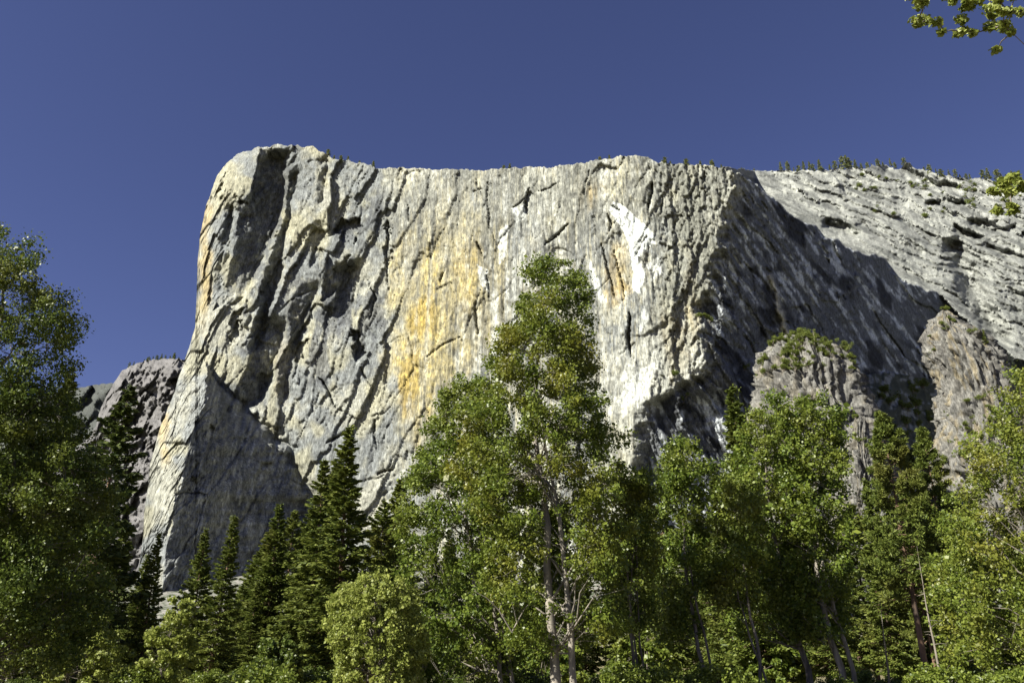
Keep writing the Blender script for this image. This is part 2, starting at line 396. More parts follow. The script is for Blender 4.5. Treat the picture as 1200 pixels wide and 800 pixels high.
    d += wc*(h1*3.0 + h2*1.0 + q1*3.0*calm + p1*1.6 + (p2*0.9 + p3*0.5)*calm + h3*0.6*calm + h4*0.35 + f2*4)
    d += wr*(h1*5 + q1*7 + p1*5 + p2*2.6 + q2*4 + q3*2.0 + p3*1.2 + h4*1.2)
    # shaded face: ribs leaning left going up
    cb, sb = math.cos(-0.42), math.sin(-0.42)
    u2 = sx*cb + sy*sb; v2 = -sx*sb + sy*cb
    g1, _ = facets((u2+wu)/38, (v2+wv)/120, 71, 0.8); g2, _ = facets((u2+wu)/12, (v2+wv)/30, 72, 0.8)
    d += wse*(g1*12 + flakes((u2+wu)/16, (v2+wv)/110, 97, 0.8, 0.8)*11 + flakes((u2+wu*0.5)/5, (v2+wv)/34, 98, 0.8, 0.6)*4 + g2*4 + h4*1.2)
    # pale slab: exfoliation sheets sweeping down to the right
    cc, sc_ = math.cos(0.5), math.sin(0.5)
    u3 = (sx*cc + sy*sc_); v3 = (-sx*sc_ + sy*cc)
    s1, _ = facets((u3+wu*2)/130, (v3+wv*0.8)/26, 81, 0.5); s2, _ = facets((u3+wu)/42, (v3+wv)/10, 82, 0.7); s3, _ = facets(u3/14, v3/7, 83, 0.8)
    d += wslab*(s1*20 + s2*9 + s3*4.5 + flakes((v3+wv)/11, (u3+wu)/110, 99, 0.8, 0.6)*11 + h4*2.5 + f2*30)*sstep(0, 40, ys-PY+6)
    d += wscree*(f1*9 + f2*22 + h3*6)
    # lit rib on the shaded face
    rp = [(903,326),(910,350),(919,378),(928,402)]
    d += -14*np.exp(-(seg_dist(wx, wy, rp)/3.0)**2)
    # big dark fold right of the slab
    d += 90*np.exp(-(seg_dist(wx, wy, [(1118,290),(1132,320),(1146,352),(1170,392)])/12)**2)*np.where(right, 1, 0)
    d += 60*np.exp(-(seg_dist(wx, wy, [(970,262),(992,268),(1004,274)])/5)**2)
    d += 60*np.exp(-(seg_dist(wx, wy, [(1040,196),(1066,200),(1090,214),(1120,222)])/6)**2)
    for q in ([(1090,236),(1130,238)],[(1140,262),(1190,268)],[(1160,292),(1196,300)],[(1120,268),(1150,280)]):
        d += 40*np.exp(-(seg_dist(wx, wy, q)/3.5)**2)
    # the left skyline edge turns away
    xo = np.interp(PY, [p[1] for p in OUTLINE[:22]][::-1], [p[0] for p in OUTLINE[:22]][::-1])
    d += 55*np.exp(-np.maximum(PX-xo, 0)/11)*(PX < 330)
    info = dict(px=PX, py=PY, a=a, e=e, sx=sx, sy=sy, wx=wx, wy=wy, xe=xe, ys=ys, wl=wl_, wc=wc, wr=wr, wse=wse, wslab=wslab, wscree=wscree, h1=h1, h2=h2, e1=e1, f1=f1, f2=f2, g1=g1, s1=s1, spire=spire_shade, u2=u2, v2=v2)
    return D + d, info
def xof_y(px, pts):
    return np.interp(px, [p[0] for p in pts], [p[1] for p in pts])

def cliff_colour(I):
    sx, sy, wx, wy = I['sx'], I['sy'], I['wx'], I['wy']
    PXc, PYc = I['px'], I['py']
    def c3(r, g, b): return np.array([r, g, b])[None, None, :]
    def mix(c, col, w): return c*(1-w[..., None]) + col*w[..., None]
    n1 = fbm(sx/60, sy/80, 4, 101); n2 = fbm(sx/9, sy/12, 4, 102)
    st = fbm(sx/4.2, sy/170, 4, 103); st2 = fbm(sx/10, sy/260, 3, 104)       # hanging streaks
    C = np.ones(wx.shape + (3,))*c3(0.41, 0.385, 0.32)
    C = mix(C, c3(0.215,0.22,0.225), sstep(-0.45, 0.3, n1 + n2*0.35)*0.85)
    C = mix(C, c3(0.48,0.42,0.25), sstep(0.05, 0.5, fbm(sx/50, sy/70, 3, 105))*(I['wl']*0.22+0.25))
    # dark patches: shade of chutes and recesses put into the colour, also diorite
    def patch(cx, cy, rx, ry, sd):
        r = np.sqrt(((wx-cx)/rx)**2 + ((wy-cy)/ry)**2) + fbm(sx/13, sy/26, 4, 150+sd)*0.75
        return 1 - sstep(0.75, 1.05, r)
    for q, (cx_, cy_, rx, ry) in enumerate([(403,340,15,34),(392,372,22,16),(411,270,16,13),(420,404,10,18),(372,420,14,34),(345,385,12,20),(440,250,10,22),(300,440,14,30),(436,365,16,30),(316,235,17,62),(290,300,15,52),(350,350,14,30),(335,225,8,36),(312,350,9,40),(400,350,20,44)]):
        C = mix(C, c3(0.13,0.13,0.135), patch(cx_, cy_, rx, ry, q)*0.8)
    fine = fbm(sx/1.7, sy/90, 3, 107)
    C = mix(C, c3(0.16,0.15,0.13), sstep(0.1, 0.5, fine + n1*0.4)*I['wc']*0.6*(1-sstep(300,400,wy)*0.5))
    C = mix(C, c3(0.60,0.52,0.34), sstep(0.1, 0.5, -fine + n2*0.3)*I['wc']*0.5)
    # golden wall
    def blob(cx, cy, rx, ry, soft=0.6, sd=0):
        r = np.sqrt(((wx-cx)/rx)**2 + ((wy-cy)/ry)**2) + fbm(sx/26, sy/60, 4, 110+sd)*0.55
        return 1 - sstep(1-soft, 1+soft*0.4, r)
    gold = np.clip(blob(500,380,42,88,0.5,1) + blob(530,290,70,60,0.9,2)*0.6 + blob(560,370,36,70,0.8,3)*0.75 + blob(490,460,24,60,0.5,4), 0, 1)
    C = mix(C, c3(0.55,0.42,0.15), gold*(0.45+0.4*sstep(-0.3,0.4,n2+st*0.5)))
    core = np.clip(blob(494,372,22,26,0.5,5) + blob(482,442,14,48,0.5,6) + blob(548,320,20,40,0.8,7)*0.6, 0, 1)
    C = mix(C, c3(0.47,0.32,0.07), core*0.7)
    for (cx_, cy_, rx, ry, w) in [(690,225,16,26,0.6),(722,330,14,34,0.8),(790,408,16,36,0.8),(330,430,10,50,0.2),(240,300,8,90,0.6),(190,480,8,60,0.6),(812,350,10,60,0.3)]:
        C = mix(C, c3(0.54,0.38,0.15), blob(cx_, cy_, rx, ry, 0.7, int(cx_))*w)
    # pale streaks and dark water streaks on the steep wall
    band = np.clip(I['wc'] + I['wr']*0.5 + I['wl']*0.25, 0, 1)
    C = mix(C, c3(0.66,0.63,0.55), sstep(0.1, 0.7, st2*0.8 + n2*0.45 + st*0.3)*band*0.65*(1-gold*0.4))
    C = mix(C, c3(0.13,0.127,0.12), sstep(0.12, 0.55, st + n1*0.3)*band*0.75*(1-core*0.5)*(1-sstep(330,430,wy)*0.4))
    C = mix(C, c3(0.19,0.185,0.17), sstep(0.05, 0.5, fbm(sx/24, sy/200, 4, 106) + n2*0.3)*I['wc']*0.6*(1-core))
    upper = (1-sstep(215, 300, wy))*I['wc']
    C = mix(C, c3(0.28,0.265,0.22), upper*sstep(-0.4, 0.3, n1+st*0.5)*0.65)
    # fresh white scars
    W1 = [(718,236),(730,241),(750,258),(766,275),(768,285),(762,290),(754,296),(748,303),(753,313),(756,326),(749,344),(742,340),(740,318),(739,302),(737,285),(730,268),(722,258),(715,246)]
    for pts in (W1, [(600,243),(617,238),(618,252),(606,262),(602,258)], [(560,310),(572,318),(573,345),(562,335)], [(756,310),(772,300),(776,320),(764,330)],
                [(742,440),(768,424),(760,462),(728,478),(722,470)], [(585,270),(596,262),(594,300),(584,310)], [(748,375),(756,360),(760,372),(750,392)],
                [(690,300),(702,330),(712,352),(704,356),(694,334)]):
        pts_ = np.array(pts)
        k_ = poly(PXc*0.6+wx*0.4, PYc*0.6+wy*0.4, pts)
        big = 1.0 if pts is W1 else 0.7
        C = mix(C, c3(0.88,0.86,0.81), k_*big*np.clip(1.0-sstep(-0.05,0.6,n2 + st*0.4)*(0.3 if pts is W1 else 0.75), 0, 1))
    C = mix(C, c3(0.62,0.60,0.55), blob(600,400,45,160,0.9,31)*sstep(-0.1,0.4,st2+n2*0.4)*0.7)
    C = mix(C, c3(0.70,0.67,0.60), blob(762,435,60,60,0.9,32)*0.55)
    # grey-brown prow
    C = mix(C, c3(0.25,0.235,0.185), I['wr']*0.75*sstep(-0.5, 0.4, n1+n2*0.5)*(1-blob(745,290,40,60,0.6,35)))
    # dark diorite face with pale runs
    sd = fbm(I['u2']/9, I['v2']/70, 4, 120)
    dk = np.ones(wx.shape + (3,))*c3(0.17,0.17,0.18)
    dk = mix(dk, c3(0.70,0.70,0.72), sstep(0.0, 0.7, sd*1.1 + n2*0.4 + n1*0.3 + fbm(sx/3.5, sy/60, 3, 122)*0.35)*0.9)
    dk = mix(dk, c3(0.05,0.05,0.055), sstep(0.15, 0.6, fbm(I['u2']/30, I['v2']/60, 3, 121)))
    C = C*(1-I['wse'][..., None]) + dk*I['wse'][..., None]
    C = mix(C, c3(0.62,0.55,0.40), np.exp(-(seg_dist(wx, wy, [(903,326),(910,350),(919,378),(928,402)])/3.0)**2)*0.9)  # sunlight on the rib, painted into the rock colour
    # slab
    u3_ = sx*0.88 + sy*0.48; v3_ = -sx*0.48 + sy*0.88
    slb = np.ones(wx.shape + (3,))*c3(0.29,0.28,0.255)
    slb = mix(slb, c3(0.48,0.46,0.41), sstep(-0.1,0.4,fbm(sx/50, sy/16, 4, 130))*(1-sstep(10,90,wy-195)*0.8))
    slb = mix(slb, c3(0.12,0.118,0.11), sstep(0.0,0.5,fbm(u3_/60, v3_/9, 4, 131) + n2*0.2)*0.75)
    C = C*(1-I['wslab'][..., None]) + slb*I['wslab'][..., None]
    scr = np.ones(wx.shape + (3,))*c3(0.10,0.10,0.06)
    scr = mix(scr, c3(0.28,0.27,0.24), sstep(0.2,0.5,n2+n1*0.4))
    C = C*(1-I['wscree'][..., None]) + scr*I['wscree'][..., None]
    # lower grey spire flank
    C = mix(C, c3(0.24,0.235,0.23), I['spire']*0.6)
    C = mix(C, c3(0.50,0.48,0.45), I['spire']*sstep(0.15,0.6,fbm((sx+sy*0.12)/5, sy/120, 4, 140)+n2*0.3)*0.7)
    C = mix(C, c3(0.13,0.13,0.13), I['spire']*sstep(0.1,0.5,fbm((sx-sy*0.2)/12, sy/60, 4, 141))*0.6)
    C = C*(1 + 0.22*np.clip(n2, -1, 1))[..., None]
    return np.clip(C*np.array([0.93, 1.0, 1.0])*(0.68-0.06*I['wr']-0.05*I['wl'])[..., None], 0.015, 0.9)

def grid_faces(r, c):
    i = np.arange(r*c).reshape(r, c)
    return np.stack([i[:-1, :-1], i[1:, :-1], i[1:, 1:], i[:-1, 1:]], -1).reshape(-1, 4)
def set_colour(me, C):
    at_ = me.attributes.new('rock', 'FLOAT_COLOR', 'POINT')
    buf = np.ones((len(me.vertices), 4), np.float32); buf[:, :3] = C.reshape(-1, 3)
    at_.data.foreach_set('color', buf.ravel())

PX, PY, RIMX, RIMY = build_cliff_grid()
DD, INFO = cliff_depth(PX, PY)
P = np.stack([INFO['a']*DD, DD, CAMZ + INFO['e']*DD], -1)
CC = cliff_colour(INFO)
rim = P[0]
back1 = rim + np.array([0, 60, 2.0]); back2 = rim + np.array([0, 500, 0.0]); back3 = back2*np.array([1, 1, 0]) + np.array([0, 60, -20])
V = np.concatenate([back3[None], back2[None], back1[None], P], 0)
CV = np.concatenate([CC[:1], CC[:1], CC[:1], CC], 0)
me = np_mesh('cliff', V.reshape(-1, 3), grid_faces(*V.shape[:2]), smooth=False)
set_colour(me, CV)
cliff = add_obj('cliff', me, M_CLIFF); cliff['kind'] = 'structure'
DEPTH_OK = True
def cliff_at(px, py):
    """point of the cliff seen at a photo pixel"""
    D_, I_ = cliff_depth(np.array([[float(px)]]), np.array([[float(py)]]))
    return at(px, py, float(D_[0, 0]))
def rim_at(px):
    j = int(np.argmin(np.abs(RIMX-px))); return rim[j]
# fast lookup on the finished grid
GX = PX[0]
def cliff_lookup(px, py):
    j = int(np.clip(np.searchsorted(GX, px), 0, len(GX)-1))
    i = int(np.clip(np.searchsorted(PY[:, j], py), 0, PY.shape[0]-1))
    return P[i, j]

# ------------------------------------------------------------------ ground, far cliff
def ground_h(X, Y):
    rise = 130*sstep(560, 1120, Y + 0.15*X)
    return rise + fbm(X/90, Y/90, 4, 301)*np.clip((Y-300)/400, 0, 1)*7 + fbm(X/30, Y/30, 3, 302)*0.08
xs = np.concatenate([-np.geomspace(30000, 700, 30), np.linspace(-680, 1100, 100), np.geomspace(1150, 30000, 30)])
ysg = np.concatenate([-np.geomspace(30000, 100, 20), np.linspace(-90, 1300, 110), np.geomspace(1340, 40000, 24)])
GXX, GYY = np.meshgrid(xs, ysg)
Gz = ground_h(GXX, np.minimum(GYY, 1300))
me = np_mesh('ground', np.stack([GXX, GYY, Gz], -1).reshape(-1, 3), grid_faces(*GXX.shape)[:, ::-1], smooth=True)
m, n, l, p = newmat('meadow')
t = n.new('ShaderNodeTexNoise'); t.inputs['Scale'].default_value = 0.6; t.inputs['Detail'].default_value = 8
tc = n.new('ShaderNodeTexCoord'); l.new(tc.outputs['Object'], t.inputs['Vector'])
cr = n.new('ShaderNodeValToRGB'); cr.color_ramp.elements[0].position = 0.35; cr.color_ramp.elements[1].position = 0.7
cr.color_ramp.elements[0].color = (0.05,0.06,0.02,1); cr.color_ramp.elements[1].color = (0.22,0.17,0.08,1)
l.new(t.outputs[0], cr.inputs[0]); p.inputs['Roughness'].default_value = 0.95
sp = n.new('ShaderNodeSeparateXYZ'); l.new(tc.outputs['Object'], sp.inputs[0])
zr = n.new('ShaderNodeMapRange'); zr.inputs[1].default_value = 8; zr.inputs[2].default_value = 50; l.new(sp.outputs[2], zr.inputs[0])
t2 = n.new('ShaderNodeTexNoise'); t2.inputs['Scale'].default_value = 0.12; t2.inputs['Detail'].default_value = 6; t2.inputs['Roughness'].default_value = 0.75; l.new(tc.outputs['Object'], t2.inputs['Vector'])
cr2 = n.new('ShaderNodeValToRGB'); cr2.color_ramp.elements[0].position = 0.42; cr2.color_ramp.elements[1].position = 0.6
cr2.color_ramp.elements[0].color = (0.03,0.045,0.015,1); cr2.color_ramp.elements[1].color = (0.22,0.21,0.19,1); l.new(t2.outputs[0], cr2.inputs[0])
gm = n.new('ShaderNodeMix'); gm.data_type = 'RGBA'; l.new(zr.outputs[0], gm.inputs[0]); l.new(cr.outputs[0], gm.inputs[6]); l.new(cr2.outputs[0], gm.inputs[7])
l.new(gm.outputs[2], p.inputs['Base Color'])
ground = add_obj('ground', me, m); ground['kind'] = 'structure'

def far_cliff(name, outline, Y, slope, col, seed, xr, res=1.2):
    xs_ = np.linspace(xr[0], xr[1], int((xr[1]-xr[0])/res)); top = xof_y(xs_, outline) + fbm(xs_/7, xs_*0+2, 3, seed)*1.6
    rows = int(264/res); t = np.linspace(0, 1, rows)
    X_ = np.repeat(xs_[None], rows, 0); Y_ = top[None] + (745-top[None])*t[:, None]
    a, e = ray(X_, Y_); sx = a*1500; sy = -e*1500
    D0 = Y + slope*(Y_-top[None])*-1 + (X_-xr[1])*-3.0
    h1, _ = facets((sx+sy*0.3)/26, sy/50, seed+1, 0.9); h2, _ = facets((sx+sy*.3)/10, sy/18, seed+2, 0.9)
    D_ = D0 + h1*70 + h2*30 + fbm(sx/8, sy/10, 4, seed+3)*12 + 80*np.exp(-(Y_-top[None])/6)
    C = np.ones(D_.shape + (3,))*np.array(col)[None, None]
    C = C*(1 + 0.35*np.clip(fbm(sx/9, sy/14, 4, seed+4), -1, 1))[..., None]
    P_ = np.stack([a*D_, D_, CAMZ+e*D_], -1)
    bk = P_[0] + np.array([0, 500, 0]); V_ = np.concatenate([bk[None], P_], 0); C = np.concatenate([C[:1], C], 0)
    me = np_mesh(name, V_.reshape(-1, 3), grid_faces(*V_.shape[:2]), smooth=True); set_colour(me, np.clip(C*0.6, .02, .9))
    o = add_obj(name, me, M_CLIFF); o['kind'] = 'structure'
    return P_[0], xs_
far_rim, far_xs = far_cliff('distant_cliff', [(60,560),(112,500),(118,478),(128,458),(136,444),(142,436),(152,429),(164,424),(180,421),(200,420),(230,421),(260,425)], 2300, 1.2, (0.20,0.195,0.19), 401, (60, 255))
far_rim2, _ = far_cliff('distant_ridge', [(0,470),(60,462),(95,454),(112,450),(130,449),(180,452),(260,460)], 4200, 2.0, (0.10,0.11,0.10), 421, (-120, 250), 2.6)

# ------------------------------------------------------------------ trees
RNG = np.random.default_rng(7)
def leaf_cards(C, dirs, L, W, rng, up_bias=0.0, fold=True):
    """diamond leaves at C (N,3); dirs (N,3) = long axis; L, W (N,)"""
    N = len(C)
    d = dirs/np.maximum(np.linalg.norm(dirs, axis=1, keepdims=True), 1e-6)
    r = rng.normal(size=(N, 3)); r[:, 2] *= (1-up_bias)
    s = np.cross(d, r); s /= np.maximum(np.linalg.norm(s, axis=1, keepdims=True), 1e-6)
    a = C - d*(L*0.5)[:, None]; b = C + d*(L*0.5)[:, None]
    mid = C + d*(L*0.02)[:, None]
    v = np.stack([a, mid + s*(W*0.5)[:, None], b, mid - s*(W*0.5)[:, None]], 1).reshape(-1, 3)
    f = np.arange(N*4).reshape(N, 4)
    return v, f
def tubes(paths, sides=5):
    """paths: list of (points (k,3), radii (k,)) -> verts, quads"""
    VV = []; FF = []; off = 0
    ang = np.arange(sides)*2*np.pi/sides; ca, sa = np.cos(ang), np.sin(ang)
    for pts, rad in paths:
        pts = np.asarray(pts, float); k = len(pts)
        tan = np.gradient(pts, axis=0); tan /= np.maximum(np.linalg.norm(tan, axis=1, keepdims=True), 1e-6)
        ref = np.array([0, 0, 1.0]) if abs(tan[0][2]) < 0.8 else np.array([1.0, 0, 0])
        u = np.cross(tan, ref); u /= np.maximum(np.linalg.norm(u, axis=1, keepdims=True), 1e-6); w = np.cross(tan, u)
        ring = pts[:, None] + np.asarray(rad)[:, None, None]*(u[:, None]*ca[None, :, None] + w[:, None]*sa[None, :, None])
        VV.append(ring.reshape(-1, 3))
        i = np.arange(k*sides).reshape(k, sides) + off
        j = np.roll(i, -1, 1)
        FF.append(np.stack([i[:-1], j[:-1], j[1:], i[1:]], -1).reshape(-1, 4)); off += k*sides
    return np.concatenate(VV), np.concatenate(FF)

def broadleaf(name, label, cat, tip, H, outline, mat, nclump, nleaf, leaf, seed, trunk_r=0.3, clump=0.9, lean=0.0, bark=None,
              extra=(), group=None, stems=1, droop=0.0, depth=1.0, shell=0.45, Y=None, base_px=None, bare=(), leaf_px=None, clear=0.0, spiky=0.0):
    """outline: rows (py, left px, right px); the crown is that wide in depth too. Foot of the trunk at ground level."""
    rng = np.random.default_rng(seed)
    a, e = ray(*tip)
    if Y is None: Y = (H-CAMZ)/float(e)
    X0 = float(a)*Y
    zs = []; xl = []; xr = []
    for (py, l_, r_) in outline:
        al, el = ray(l_, py); ar, er = ray(r_, py)
        zs.append(CAMZ + float(el)*Y); xl.append(float(al)*Y - X0); xr.append(float(ar)*Y - X0)
    zs = np.array(zs)[::-1]; xl = np.array(xl)[::-1]; xr = np.array(xr)[::-1]
    gz = float(ground_h(np.array([X0]), np.array([Y]))[0])
    bx = X0 if base_px is None else float(ray(base_px, 790)[0])*Y
    zs = zs - gz
    zt, zb = zs[-1], max(zs[0], 0.3)
    # pick clump centres
    zz = np.linspace(zb, zt, 400); wid = np.interp(zz, zs, xr) - np.interp(zz, zs, xl)
    cdf = np.cumsum(np.maximum(wid, 0.1)**1.25); cdf /= cdf[-1]
    z = np.interp(rng.random(nclump), cdf, zz)
    l_ = np.interp(z, zs, xl); r_ = np.interp(z, zs, xr); mid = (l_+r_)/2; hw = (r_-l_)/2
    ph = rng.random(nclump)*2*np.pi
    rho = shell + (1-shell)*np.sqrt(rng.random(nclump)); rho *= 0.86 + 0.22*np.sin(ph*2+z*0.7+seed)*np.cos(z*0.5+ph)
    hw_ = np.maximum(hw - clump*0.45, 0.15)
    cx = mid + np.cos(ph)*hw_*rho; cy = np.sin(ph)*hw_*rho*depth
    C = np.stack([cx, cy, z], 1)
    if clear > 0:                                    # few leaves before the stem low down, so that it shows
        tx = (bx-X0)*(1-z/zt) + mid*np.clip(z/zt*1.4-0.15, 0, 1)
        hide = (np.abs(cx-tx) < 1.5*clump) & (cy < 0) & (z < clear*zt) & (rng.random(nclump) < 0.7)
        C[hide, 1] *= -1
    csz = clump*(0.55 + 0.75*rng.random(nclump))*np.clip(hw/ (clump*1.6), 0.45, 1)
    for (ex, ey, er) in extra:
        ey = ey - 4 if ey < 60 else ey; pe = at(ex, ey, Y); C = np.vstack([C, [pe[0]-X0, rng.normal()*0.25, pe[2]-gz]]); csz = np.append(csz, er*Y/FPX*0.85)
        off_ = rng.normal(size=2)*er*0.8*Y/FPX; C = np.vstack([C, [pe[0]-X0+off_[0], rng.normal()*0.25, pe[2]-gz+off_[1]]]); csz = np.append(csz, er*Y/FPX*0.6)
    # trunk(s) and limbs
    paths = []; foot = np.array([bx-X0, 0, -0.15])
    stemlines = []
    for s_ in range(stems):
        dx = 0 if stems == 1 else (s_-(stems-1)/2)*trunk_r*3.2
        k = 12; t = np.linspace(0, 1, k); top = zt*0.97 if s_ == 0 else zt*(0.7+0.2*rng.random())
        xm = np.interp(t*top, zs, (xl+xr)/2)*np.clip(t*1.4-0.15, 0, 1)
        pts = np.stack([foot[0]*(1-t) + dx*(1-0.4*t) + xm + np.cumsum(rng.normal(size=k))*0.10*(t > 0.1), np.cumsum(rng.normal(size=k))*0.12*(t > 0.1) + (0 if s_ == 0 else rng.normal()*trunk_r), foot[2] + t*(top-foot[2])], 1)
        rad = trunk_r*(1.0 if s_ == 0 else 0.7)*np.clip(1.12*(1-t)**0.85, 0.05, 1); rad[0] *= 1.35
        paths.append((pts, rad)); stemlines.append((pts, rad))
    nmain = max(6, nclump//9); mains = []
    order = rng.permutation(nclump)
    for i in order[:nmain]:
        pts, rad = stemlines[rng.integers(stems)] if stems > 1 else stemlines[0]
        c = C[i]; dist = np.hypot(c[0]-np.interp(c[2], pts[:, 2], pts[:, 0]), c[1])
        z0 = np.clip(c[2] - dist*(0.75+0.5*rng.random()) + droop*dist, min(zb*0.6+1.0, zt*0.3), zt*0.95)
        s0 = np.array([np.interp(z0, pts[:, 2], pts[:, 0]), np.interp(z0, pts[:, 2], pts[:, 1]), z0])
        r0 = min(float(np.interp(z0, pts[:, 2], rad))*0.5, 0.02 + dist*0.013)
        m1 = s0*0.62 + c*0.38 + rng.normal(size=3)*0.07*dist; m2 = s0*0.28 + c*0.72 + rng.normal(size=3)*0.07*dist
        mains += [m1, m2, c]
        paths.append((np.array([s0, m1, m2, c]), np.array([r0, r0*0.7, r0*0.42, 0.008])))
    nodes = np.array(mains)
    for i in order[nmain:]:
        c = C[i]; dd = np.linalg.norm(nodes - c, axis=1) + np.maximum(nodes[:, 2]-c[2], 0)*0.8
        s0 = nodes[np.argmin(dd)]; ln = np.linalg.norm(c-s0)
        paths.append((np.array([s0, (s0+c)/2 + rng.normal(size=3)*0.08*ln, c]), np.array([0.022, 0.016, 0.006])))
    if len(extra):                                  # boughs that reach out: chained twig to twig
        todo = list(range(nclump, len(C))); nd = [C[k_] for k_ in range(nclump)]
        while todo:
            D2 = np.linalg.norm(C[todo][:, None] - np.array(nd)[None], axis=2); b_, n_ = np.unravel_index(np.argmin(D2), D2.shape)
            c = C[todo[b_]]; s0 = nd[n_]; ln = np.linalg.norm(c-s0)
            paths.append((np.array([s0, (s0+c)/2 + rng.normal(size=3)*0.06*ln, c]), np.array([0.02, 0.016, 0.008])))
            nd.append(c); todo.pop(b_)
    for (pth, r0) in bare:                      # leafless limbs seen in front of the crown
        pp = np.array([[*(at(x_, y_, Y - off) - np.array([X0, Y, gz]))] for x_, y_, off in pth])
        paths.append((pp, np.linspace(r0, r0*0.25, len(pp))))
    tv, tf = tubes(paths, 6)
    # leaves
    cnt = np.maximum((nleaf*(csz/clump)**2*(0.7+0.6*rng.random(len(C)))).astype(int), 12)
    lp = (leaf_px if leaf_px else 2.95)*Y/FPX; cnt = np.maximum((cnt*1.25*np.clip((1.3*leaf/lp)**2, 0.7, 2.25)).astype(int), 12)
    cnt[nclump:] = 50 + rng.integers(0, 50, len(cnt)-nclump)
    idx = np.repeat(np.arange(len(C)), cnt); N = len(idx)
    g = rng.normal(size=(N, 3)); g /= np.linalg.norm(g, axis=1, keepdims=True)
    g *= (rng.random(N)**0.45)[:, None]
    # lumpy twigs inside a clump
    out = C[idx] - np.stack([np.interp(C[idx, 2], zs, (xl+xr)/2), np.zeros(N), C[idx, 2]-0.4], 1)
    out /= np.maximum(np.linalg.norm(out, axis=1, keepdims=True), 1e-6)
    pos = C[idx] + g*csz[idx][:, None]*np.array([1.0, 1.0, 0.8]) + out*(rng.random(N)**2*csz[idx]*0.7)[:, None]
    pos += (out*0.8 + np.array([0, 0, 0.75]))*(rng.random(N)**2.5*csz[idx]*spiky)[:, None]
    pos[:, 2] -= droop*np.hypot(g[:, 0], g[:, 1])*csz[idx]*0.8
    L = lp*np.exp(rng.normal(size=N)*0.33); W = L*(0.62+0.25*rng.random(N))
    dirs = out*0.6 + rng.normal(size=(N, 3))*0.8 + np.array([0, 0, -0.35-droop])
    lv, lf = leaf_cards(pos, dirs, L, W, rng, 0.2)
    root = thing(name, label, cat, (X0, Y, gz), 0, 1.0, group)
    add_obj('trunk', np_mesh('trunk', tv, tf, True), bark or M_BARK, root)
    add_obj('crown', np_mesh('crown', lv, lf), mat, root)
    return root

